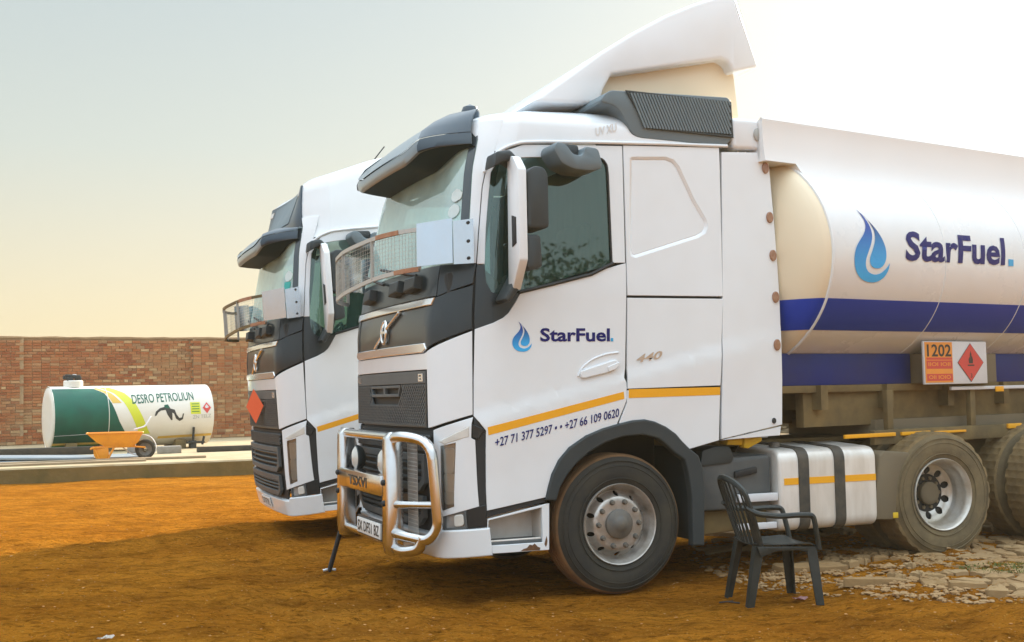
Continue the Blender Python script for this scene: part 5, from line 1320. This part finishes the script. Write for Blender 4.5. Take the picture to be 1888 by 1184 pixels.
# grass tuft at the right edge
bm = bmesh.new()
for k in range(700):
    a = rp.uniform(0, 6.28); r_ = .30 * math.sqrt(rp.random()); x, y = (3.6700, 9.0050)[0] + r_ * math.cos(a) * 1.2, (3.6700, 9.0050)[1] + r_ * math.sin(a) * .8
    h = rp.uniform(.01, .035) * (1.1 - r_); d = Vector((rp.uniform(-1, 1), rp.uniform(-1, 1), 0)) * .03; z = gz(x, y) + .02
    q = Vector((rp.uniform(-1, 1), rp.uniform(-1, 1), 0)).normalized() * .004
    v = [bm.verts.new(Vector((x, y, z)) - q), bm.verts.new(Vector((x, y, z)) + q), bm.verts.new(Vector((x, y, z + h)) + d)]; bm.faces.new(v)
tag(done('grass', bm, mat('short_grass', (.09, .12, .02), .8, var=.5, vscale=4, vcol=(.18, .17, .04)), None, smooth=0, recalc=False), 'low green grass growing between the paving stones', kind='stuff')
# litter
for nm, lab, (x, y), c, s_, rz_ in (('paper_scrap', 'pink scrap of paper on the dirt by the chair', (1.9610, 8.3870), (.62, .36, .34), .05, .3), ('paper_scrap', 'white scrap of paper on the dirt ahead of the truck', (-2.5800, 7.5630), (.7, .66, .6), .05, 1.0),
                                   ('twig', 'dark broken twig on the dirt beneath the chair', (1.4620, 8.3370), (.05, .035, .025), .07, -.2)):
    bm = bmesh.new()
    if nm == 'twig': tube(bm, [(-s_, 0, .008), (-.2 * s_, .01, .014), (s_, -.005, .008)], .006, 6); bars(bm, (-.2 * s_, .01, .013), (.3 * s_, .05, .012), .007, .007)
    else:
        rows = [[(-s_ + 2 * s_ * i / 4, -s_ * .5 + s_ * j / 3, .012 + .010 * math.sin(i * 1.7 + j)) for j in range(4)] for i in range(5)]
        b2, _v = grid_surface(rows); bm.free(); bm = b2; bmesh.ops.solidify(bm, geom=bm.faces[:], thickness=.002)
    o = done(nm, bm, mat(nm + '_surface', c, .8), None, smooth=0); tag(o, lab, 'litter'); o.location = (x, y, earth_h(x, y)); o.rotation_euler = (0, 0, rz_)

# ---------------------------------------------------------------- concrete apron and brick wall on the left
E0 = Vector((-9.38, 21.84, 0)); E1 = Vector((-5.09, 23.47, 0)); ed = (E1 - E0).normalized(); en = Vector((-ed.y, ed.x, 0))
SZ = .28
def slab_pt(s_, d, z=0): q = E0 + ed * s_ + en * d; return Vector((q.x, q.y, z))
sl = empty('concrete_apron', (E0.x, E0.y, 0), math.atan2(ed.y, ed.x)); tag(sl, 'raised concrete apron with a mossy front face', kind='structure')
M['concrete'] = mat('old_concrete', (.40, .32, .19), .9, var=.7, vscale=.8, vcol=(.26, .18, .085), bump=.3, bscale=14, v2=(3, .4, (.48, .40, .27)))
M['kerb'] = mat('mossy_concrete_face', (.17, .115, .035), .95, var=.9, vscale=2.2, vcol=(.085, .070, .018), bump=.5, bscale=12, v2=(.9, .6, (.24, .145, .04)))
bm = bmesh.new(); 
xs = [-16 + .25 * k for k in range(int(30 / .25) + 1)]
A = [bm.verts.new((x, .012 * noise.noise(Vector((x * 2, 0, 0))), -.3)) for x in xs]; B = [bm.verts.new((x, .015 * noise.noise(Vector((x * 2, 5, 0))), SZ - .03 + .008 * noise.noise(Vector((x * 3, 9, 0))))) for x in xs]
for i in range(len(xs) - 1): bm.faces.new((A[i], A[i + 1], B[i + 1], B[i]))
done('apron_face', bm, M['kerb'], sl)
bm = bmesh.new()
C_ = [bm.verts.new((x, .02 + .01 * noise.noise(Vector((x * 2, 5, 0))), SZ + .006 * noise.noise(Vector((x * 3, 9, 0))))) for x in xs]; D_ = [bm.verts.new((x, .6, SZ)) for x in xs]; E_ = [bm.verts.new((x, 22, SZ)) for x in xs]
F_ = [bm.verts.new((x, .013 * noise.noise(Vector((x * 2, 5, 0))), SZ - .03)) for x in xs]
for a, b in ((F_, C_), (C_, D_), (D_, E_)):
    for i in range(len(xs) - 1): bm.faces.new((a[i], a[i + 1], b[i + 1], b[i]))
done('apron_top', bm, M['concrete'], sl)

# wall: own frame, x along the wall, y towards the back
wall = empty('brick_wall', (-14.19, 33.0, 0), R(30)); tag(wall, 'tall weathered red brick boundary wall behind the striped storage tank', 'wall')
M['mortar'] = mat('lime_mortar', (.38, .26, .15), .95, var=.6, vscale=3, vcol=(.20, .13, .07), bump=.3, bscale=30)
BR = [(.30, .095, .032), (.37, .135, .05), (.22, .065, .025), (.42, .20, .085), (.31, .11, .04), (.50, .34, .18), (.17, .06, .028)]
M['brick'] = tone_mat('fired_brick', BR)
def brick_mat():
    m = mat('fired_brick_field', BR[0], .9, bump=.3, bscale=30); t = m.node_tree; b = t.nodes['Principled BSDF']
    a = t.nodes.new('ShaderNodeAttribute'); a.attribute_name = 'tone'; r_ = t.nodes.new('ShaderNodeValToRGB'); e_ = r_.color_ramp.elements
    e_[0].color = (*BR[0], 1); e_[1].color = (*BR[-1], 1)
    for i, c in enumerate(BR[1:-1]): q = e_.new((i + 1) / (len(BR) - 1)); q.color = (*c, 1)
    t.links.new(a.outputs['Fac'], r_.inputs[0])
    tcn = t.nodes.new('ShaderNodeTexCoord'); n = t.nodes.new('ShaderNodeTexNoise'); n.inputs['Scale'].default_value = .7; n.inputs['Detail'].default_value = 7; t.links.new(tcn.outputs['Object'], n.inputs['Vector'])
    mr = t.nodes.new('ShaderNodeMapRange'); mr.inputs[1].default_value = .45; mr.inputs[2].default_value = .7; mr.inputs[4].default_value = .75; t.links.new(n.outputs[0], mr.inputs[0])
    mx = t.nodes.new('ShaderNodeMix'); mx.data_type = 'RGBA'; t.links.new(mr.outputs[0], mx.inputs[0]); t.links.new(r_.outputs[0], mx.inputs[6]); mx.inputs[7].default_value = (.33, .20, .095, 1)
    t.links.new(mx.outputs[2], b.inputs['Base Color']); return m
WT = 3.28; WX0, WX1 = -9, 26
BL, BH, JO = .225, .068, .013
setb = lambda x: 0.0 if x < .62 else (.10 if x < 5.35 else -.02)       # the three bays stand at different depths
for x0, x1 in ((WX0, .62), (.62, 5.35), (5.35, WX1)):
    boxo('wall_core', (x0, setb((x0 + x1) / 2) + .012, -.4), (x1, setb((x0 + x1) / 2) + .24, WT - .02), M['mortar'], wall, bev=0)
rb = random.Random(11); bricks = []
row = 0; z = .30
while z + BH < WT:
    x = WX0 + (BL + JO) / 2 * (row % 2)
    while x < WX1:
        l_ = BL if rb.random() > .12 else BL * .48
        for e_ in (.62, 5.35):                  # bricks are cut where two bays meet
            if x < e_ < x + l_: l_ = e_ - x - .004
            if x - JO < e_ < x + .001 and e_ > x - JO: x = e_ + .004
        if l_ > .03: bricks.append((x, z + rb.uniform(-.004, .004), l_, rb.uniform(-.006, .010), rb.random()))
        x += l_ + JO
    z += BH + JO; row += 1
def vis_key(b):
    return abs(b[0] + .1 - 1.2) * 1.0 + abs(b[1] - 2.6) * 1.6 
bricks.sort(key=vis_key)
base_me = {}
for i, (x, z, l_, pr, tn) in enumerate(bricks[:300]):
    k = round(l_, 3)
    if k not in base_me:
        bm = bmesh.new(); box(bm, (0, 0, 0), (l_, .05, BH), .004, 1); me = bpy.data.meshes.new('brick'); bm.to_mesh(me); bm.free(); base_me[k] = me
    o = link('brick', base_me[k], M['brick'], wall, (x, setb(x + .1) - .008 - pr, z)); o.rotation_euler = (rb.uniform(-.01, .01), 0, rb.uniform(-.02, .02))
vs, fs, tn_ = [], [], []
for (x, z, l_, pr, tn) in bricks[300:]:
    y0 = setb(x + .1) - .008 - pr; b0 = len(vs); j = lambda: rb.uniform(-.003, .003)
    for yy in (y0, y0 + .04):
        for (xx, zz) in ((x, z), (x + l_, z), (x + l_, z + BH), (x, z + BH)): vs.append((xx + j(), yy + j(), zz + j()))
    for f in ((0, 1, 2, 3), (0, 4, 5, 1), (1, 5, 6, 2), (2, 6, 7, 3), (3, 7, 4, 0)): fs.append([b0 + q for q in f]); tn_.append(tn)
me = bpy.data.meshes.new('bricks'); me.from_pydata(vs, [], fs)
at = me.attributes.new('tone', 'FLOAT', 'FACE'); at.data.foreach_set('value', tn_)
tag(link('bricks', me, brick_mat(), wall), kind='stuff')
rows = [[(WX0 + (WX1 - WX0) * k / 140, setb(WX0 + (WX1 - WX0) * k / 140) + yy, WT - .02 + zz + (.018 * noise.noise(Vector((k * .7, 3, zz * 9))))) for k in range(141)] for yy, zz in ((-.03, 0), (-.03, .05), (.12, .065), (.26, .05), (.26, 0))]
bm, _v = grid_surface(rows); done('coping', bm, M['mortar'], wall, smooth=30)

# ---------------------------------------------------------------- storage tank on the apron
TX = Vector((-10.87, 27.9, .365)); TAZ = R(32)
TR, TLEN = .73, 3.72
st = empty('storage_tank', TX, TAZ); tag(st, 'horizontal green and white fuel storage tank with a yellow swoosh', 'storage tank')
M['twhite'] = mat('cream_white_tank', (.74, .72, .66), .35, var=.25, vscale=2, vcol=(.62, .5, .34))
M['tgreen'] = mat('dark_green_paint', (.003, .115, .075), .4, var=.5, vscale=2.5, vcol=(.012, .07, .06), v2=(1.2, .4, (.006, .04, .02)), spec=.3)
M['tlime'] = mat('lime_yellow_paint', (.62, .66, .04), .4, var=.2, vscale=3, vcol=(.5, .5, .05))
M['tyellow'] = mat('ochre_paint', (.68, .42, .06), .4, var=.3, vscale=3, vcol=(.6, .5, .2))
M['tgreen2'] = mat('mid_green_paint', (.03, .22, .05), .5, var=.6, vscale=9, vcol=(.06, .10, .04))
n = 48
def st_ring(x, k=1.): return [Vector((x, -TR * k * math.cos(2 * PI * i / n), TR + TR * k * math.sin(2 * PI * i / n))) for i in range(n)]
bm, _v = grid_surface([st_ring(0), st_ring(.02)] + [st_ring(TLEN * k / 8) for k in range(1, 8)] + [st_ring(TLEN - .02), st_ring(TLEN)], close=True); body = done('tank_shell', bm, M['twhite'], st)
for x, s_ in ((0, -1), (TLEN, 1)):
    rows = [st_ring(x + .03 * -s_, .985), st_ring(x, .96), st_ring(x + s_ * .015, .7), st_ring(x + s_ * .02, .02)]
    bm, _v = grid_surface(rows, close=True); done('tank_end', bm, M['twhite'], st, smooth=60)
def stp(x, a):      # (along, angle from the waist in radians) on the near flank
    return (x, -TR * math.cos(a), TR + TR * math.sin(a))
kw = dict(th=.001, inset=0, edge=.0005, res=.12, smooth=60)
U = TLEN / 3.4
gcurve = [(1.30, 1.15), (1.62, .85), (1.80, .45), (2.02, -.15), (2.28, -.62), (2.45, -.93)]
panel('green_panel', [(.002 * U, -.93), (.002 * U, 1.15)] + [(x * U * .66, a) for x, a in gcurve], M['tgreen'], st, stp, off=.002, **kw)
lc = [(1.50, 1.2), (1.92, .85), (2.20, .45), (2.42, .0), (2.62, -.45), (2.72, -.62)]
panel('yellow_swoosh', [(x * U * .66, a) for x, a in lc] + [(x * U * .66 + .22 * U, a) for x, a in reversed(lc)], M['tlime'], st, stp, off=.003, **kw)
panel('ochre_swoosh', [(x * U * .66 + .02, a) for x, a in gcurve[:3]] + [(x * U * .66 - .06, a) for x, a in reversed(lc[:3])], M['tyellow'], st, stp, off=.0025, **kw)
panel('yellow_stripe', [(.0, -1.05), (1.9 * U, -1.05), (1.9 * U, -.93), (.0, -.93)], M['tyellow'], st, stp, off=.003, **kw)
panel('green_stripe', [(.0, -1.35), (1.9 * U, -1.35), (1.9 * U, -1.05), (.0, -1.05)], M['tgreen2'], st, stp, off=.003, **kw)
panel('yellow_stripe', [(2.2 * U, -.86), (3.39 * U, -.80), (3.39 * U, -.69), (2.2 * U, -.75)], M['tyellow'], st, stp, off=.003, **kw)
text('lettering', 'DESRO PETROLIUN', ((1.62 * U, .40), (2.97 * U, .50), (1.62 * U, .76)), M['tgreen'], st, stp, off=.005, bold=.01, cuts=.1)
ys_ = panel('notice_sheet', [(2.88 * U, .02), (3.10 * U, .02), (3.09 * U, .42), (2.87 * U, .42)], M['tlime'], st, stp, off=.004, **kw)
for k in range(4):
    a = .09 + k * .085
    panel('print_line', [(2.905 * U, a), (3.07 * U, a), (3.07 * U, a + .028), (2.905 * U, a + .028)], M['tgreen2'], st, stp, off=.0052, **kw)
dx, da = 3.24 * U, .22
panel('flame_diamond', [(dx, da + .22), (dx + .11 * U, da), (dx, da - .22), (dx - .11 * U, da)], M['signwhite'], st, stp, off=.004, **kw)
panel('flame_diamond', [(dx, da + .19), (dx + .095 * U, da), (dx, da - .19), (dx - .095 * U, da)], M['red'], st, stp, off=.005, **kw)
panel('flame_mark', [(dx - .045 * U, da + .02), (dx, da + .12), (dx + .045 * U, da + .02), (dx + .02 * U, da - .01), (dx - .02 * U, da - .01)], M['signwhite'], st, stp, off=.006, **kw)
text('faded_lettering', 'ZN TELZ', ((2.92 * U, -.14), (3.33 * U, -.10), (2.92 * U, -.03)), M['greylens'], st, stp, off=.004, cuts=.1)
nz_ = [(2.28, -.02), (2.31, .13), (2.40, .24), (2.50, .28), (2.50, .34), (2.58, .36), (2.63, .22), (2.72, .18), (2.76, .02), (2.82, -.10), (2.88, -.08), (2.895, .04), (2.925, .05), (2.90, -.14), (2.83, -.20), (2.75, -.12), (2.70, .06), (2.665, .08), (2.67, -.16), (2.64, -.16), (2.56, .02), (2.52, .18), (2.42, .16), (2.36, .10), (2.32, .0)]
panel('nozzle_mark', [((x - .2) * U, a) for x, a in nz_], M['ink'], st, stp, off=.004, **kw)
panel('nozzle_mark', [(2.30 * U, .26), (2.42 * U, .22), (2.37 * U, .36), (2.30 * U, .34)], M['tgreen'], st, stp, off=.0055, **kw)
# manhole on top, weld seams, cradles
mh = latheo('manhole', [(.22, 0), (.22, .14), (.20, .16), (.0, .16)], M['twhite'], st, 28, loc=(.52 * U, 0, 2 * TR - .02)); mh.rotation_euler = (PI / 2, 0, 0)
bm = bmesh.new()
for k in range(7): chip_p = Vector((.50 * U + rb.uniform(-.14, .14), rb.uniform(-.1, .1), 2 * TR + .15 + rb.uniform(0, .08))); box(bm, chip_p - Vector((.07, .05, .04)), chip_p + Vector((.07, .05, .05)), .02)
done('manhole_fitting', bm, M['interior'], mh.parent)
tubeo('vent_hoop', [(.45 * U, -.02, 2 * TR + .12), (.50 * U, -.02, 2 * TR + .28), (.60 * U, -.02, 2 * TR + .26), (.68 * U, -.02, 2 * TR + .12)], .016, M['signwhite'], st, r=.06, segs=6)
for x in (TLEN * .0 + .012, TLEN * .33):
    bm = bmesh.new(); tube(bm, st_ring(x, 1.003), .008, 5, closed=True); done('weld_seam', bm, M['twhite'], st)
tubeo('earth_wire', [stp(.02, -.6), stp(.8 * U, -.56), stp(1.7 * U, -.5)], .006, M['signwhite'], st, r=0, segs=5)
for x in (.28 * U, 1.0 * U, 2.6 * U): boxo('cradle', (x, -TR * .7, -.08), (x + .25, TR * .7, .14), M['chassis'], st)
boxo('outlet_pump', (2.9 * U, -TR * .9, -.10), (3.02 * U, -TR * .6, .10), M['interior'], st); 
bm = bmesh.new(); tube(bm, [(2.95 * U, -TR * .85, .1), (2.95 * U, -TR * .95, .42)], .03, 8); tube(bm, [(2.8 * U, -TR * .9, .06), (3.2 * U, -TR * .9, .06)], .025, 8); tube(bm, [(3.15 * U, -TR * .9, .0), (3.18 * U, -TR * .95, .2)], .03, 8)
done('outlet_pipes', bm, M['interior'], st)

# ---------------------------------------------------------------- wheelbarrow
wb = empty('wheelbarrow', (-7.98, 24.2, .28), R(18)); tag(wb, 'yellow wheelbarrow parked in front of the green storage tank', 'wheelbarrow')
M['wby'] = mat('chipped_yellow_paint', (.82, .32, .012), .45, var=.5, vscale=6, vcol=(.55, .18, .02))
tr_top = [(-.62, -.30), (.35, -.30), (.46, -.22), (.46, .22), (.35, .30), (-.62, .30)]; tr_bot = [(-.22, -.18), (.20, -.20), (.26, -.15), (.26, .15), (.20, .20), (-.22, .18)]
rows = [[(x, y, .55) for x, y in tr_top], [(x * .96, y * .95, .54) for x, y in tr_top], [((x + bx) / 2 * 1.02, (y + by) / 2 * 1.04, .38) for (x, y), (bx, by) in zip(tr_top, tr_bot)], [(x, y, .26) for x, y in tr_bot], [(x * .05, y * .05, .255) for x, y in tr_bot]]
bm, _v = grid_surface(rows, close=True); bmesh.ops.recalc_face_normals(bm, faces=bm.faces); bmesh.ops.solidify(bm, geom=bm.faces[:], thickness=.008); done('tray', bm, M['wby'], wb, smooth=25)
tubeo('tray_rim', [(x, y, .55) for x, y in tr_top], .014, M['wby'], wb, r=.04, segs=6, closed=True)
wl = empty('wheel', (.50, 0, .20)); wl.parent = wb
latheo('tyre', [(.13, -.04), (.17, -.05), (.195, -.03), (.20, 0), (.195, .03), (.17, .05), (.13, .04)], M['tyre'], wl, 32)
latheo('rim', [(.135, -.04), (.12, -.03), (.06, -.02), (.03, -.06), (.03, .06), (.06, .02), (.12, .03), (.135, .04)], M['hub'], wl, 32)
for s_ in (1, -1):
    tubeo('handle_tube', [(.50, s_ * .08, .24), (.25, s_ * .14, .27), (-.25, s_ * .2, .27), (-.50, s_ * .24, .26), (-.55, s_ * .26, .24)], .017, M['wby'], wb, r=.1, segs=8)
    tubeo('stand', [(-.10, s_ * .18, .26), (-.22, s_ * .2, .02), (-.38, s_ * .21, .02), (-.48, s_ * .22, .25)], .02, M['wby'], wb, r=.05, segs=8)
    prism('stand_plate', [(-.50, .28), (-.22, .26), (-.20, .10), (-.28, -.02), (-.40, .0), (-.48, .10)], s_ * .2, s_ * .215, M['wby'], wb, bev=.004)
tubeo('wheel_guard', [(.30, 0, .50), (.46, 0, .50), (.63, 0, .44), (.72, 0, .26), (.69, 0, .12)], .012, M['signwhite'], wb, r=.1, segs=8)
tubeo('front_hoop', [(.28, -.12, .60), (.5, -.1, .66), (.62, 0, .88), (.5, .1, .66), (.28, .12, .60)], .016, M['signwhite'], wb, r=.06, segs=6)
tubeo('brace', [(.05, 0, .26), (.25, 0, .1), (.5, 0, .06), (.66, 0, .14)], .012, M['signwhite'], wb, r=.08, segs=6)

# ---------------------------------------------------------------- things lying on the apron
def onslab(name, s_, d, size, m, lab, cat, rz=0., bev=.01, z=0., group=None, ry=0.):
    p = slab_pt(s_, d, SZ + z); bm = bmesh.new(); lx, ly, lz = size; box(bm, (-lx / 2, -ly / 2, 0), (lx / 2, ly / 2, lz), bev)
    o = done(name, bm, m, None); o.location = p; o.rotation_euler = (0, ry, math.atan2(ed.y, ed.x) + rz); return tag(o, lab, cat, group)
M['timber'] = mat('old_timber', (.28, .20, .12), .85, var=.7, vscale=4, vcol=(.42, .33, .22), stretch=(1, 9, 9), bump=.2, bscale=20)
M['darktimber'] = mat('dark_timber', (.035, .03, .025), .85, var=.6, vscale=5, vcol=(.10, .08, .05))
M['sheet'] = mat('blue_grey_sheet_metal', (.22, .27, .32), .45, metal=.4, var=.6, vscale=3, vcol=(.36, .38, .38), bump=.1, bscale=8)
M['block'] = mat('concrete_block', (.30, .28, .25), .9, var=.6, vscale=6, vcol=(.18, .16, .13), bump=.3, bscale=25)
onslab('timber_beam', .6, 5.0, (2.3, .35, .17), M['darktimber'], 'dark timber baulk lying at the left end of the storage tank', 'timber')
onslab('metal_sheet', 1.1, 2.6, (3.0, 1.5, .05), M['sheet'], 'blue grey metal sheet lying flat left of the wheelbarrow', 'metal sheet', ry=.0, rz=.06)
onslab('metal_sheet', .6, 2.3, (2.2, 1.1, .05), M['sheet'], 'bent grey metal sheet on top of the flat blue sheet', 'metal sheet', z=.055, rz=-.1, ry=.03)
onslab('plank', 1.7, 1.3, (4.2, .22, .05), M['timber'], 'long pale plank along the front edge of the apron', 'plank')
onslab('plank', .9, .75, (3.4, .2, .045), M['timber'], 'weathered plank nearest the apron edge at far left', 'plank', rz=.03)
onslab('concrete_block', 2.55, 3.6, (.3, .3, .22), M['block'], 'upright grey concrete block by the left end of the tank', 'block')
onslab('concrete_block', 3.3, 3.9, (.5, .3, .16), M['block'], 'dark concrete block half under the green tank', 'block')
onslab('timber_beam', 5.2, 3.9, (2.6, .2, .12), M['darktimber'], 'dark beam lying under the middle of the tank', 'timber')
onslab('timber_beam', 6.4, 3.2, (1.6, .4, .15), M['darktimber'], 'dark timber stack under the right end of the tank', 'timber', rz=.1)
for k, (s_, d_, z_, l_) in enumerate(((8.6, 4.2, 0, 3.6), (8.9, 4.0, .13, 3.2), (8.4, 3.7, 0, 3.4))):
    onslab('steel_pipe', s_, d_, (l_, .14, .12), (M['sheet'], M['chassis'], M['darktimber'])[k], ('grey steel section at the back of the pile right of the tank', 'brown steel section on top of the pile right of the tank', 'black steel section at the front of the pile right of the tank')[k], 'steel section', rz=.03 * k, group='steel sections right of the tank')
onslab('tin', 7.0, 6.0, (.4, .3, .3), M['sheet'], 'pale tin box behind the right end of the storage tank', 'box')


# ---------------------------------------------------------------- dusty air over the yard
bm = bmesh.new(); box(bm, (-620, -620, -1.6), (620, 620, 9.6)); hz = done('haze', bm, None, None, smooth=0); hz['kind'] = 'stuff'
hm = bpy.data.materials.new('dusty_air'); hm.use_nodes = True; t_ = hm.node_tree; t_.nodes.clear()
o_ = t_.nodes.new('ShaderNodeOutputMaterial'); v_ = t_.nodes.new('ShaderNodeVolumePrincipled')
v_.inputs['Color'].default_value = (.95, .86, .66, 1); v_.inputs['Density'].default_value = .0011; v_.inputs['Anisotropy'].default_value = .55
t_.links.new(v_.outputs[0], o_.inputs['Volume']); hz.data.materials.append(hm)
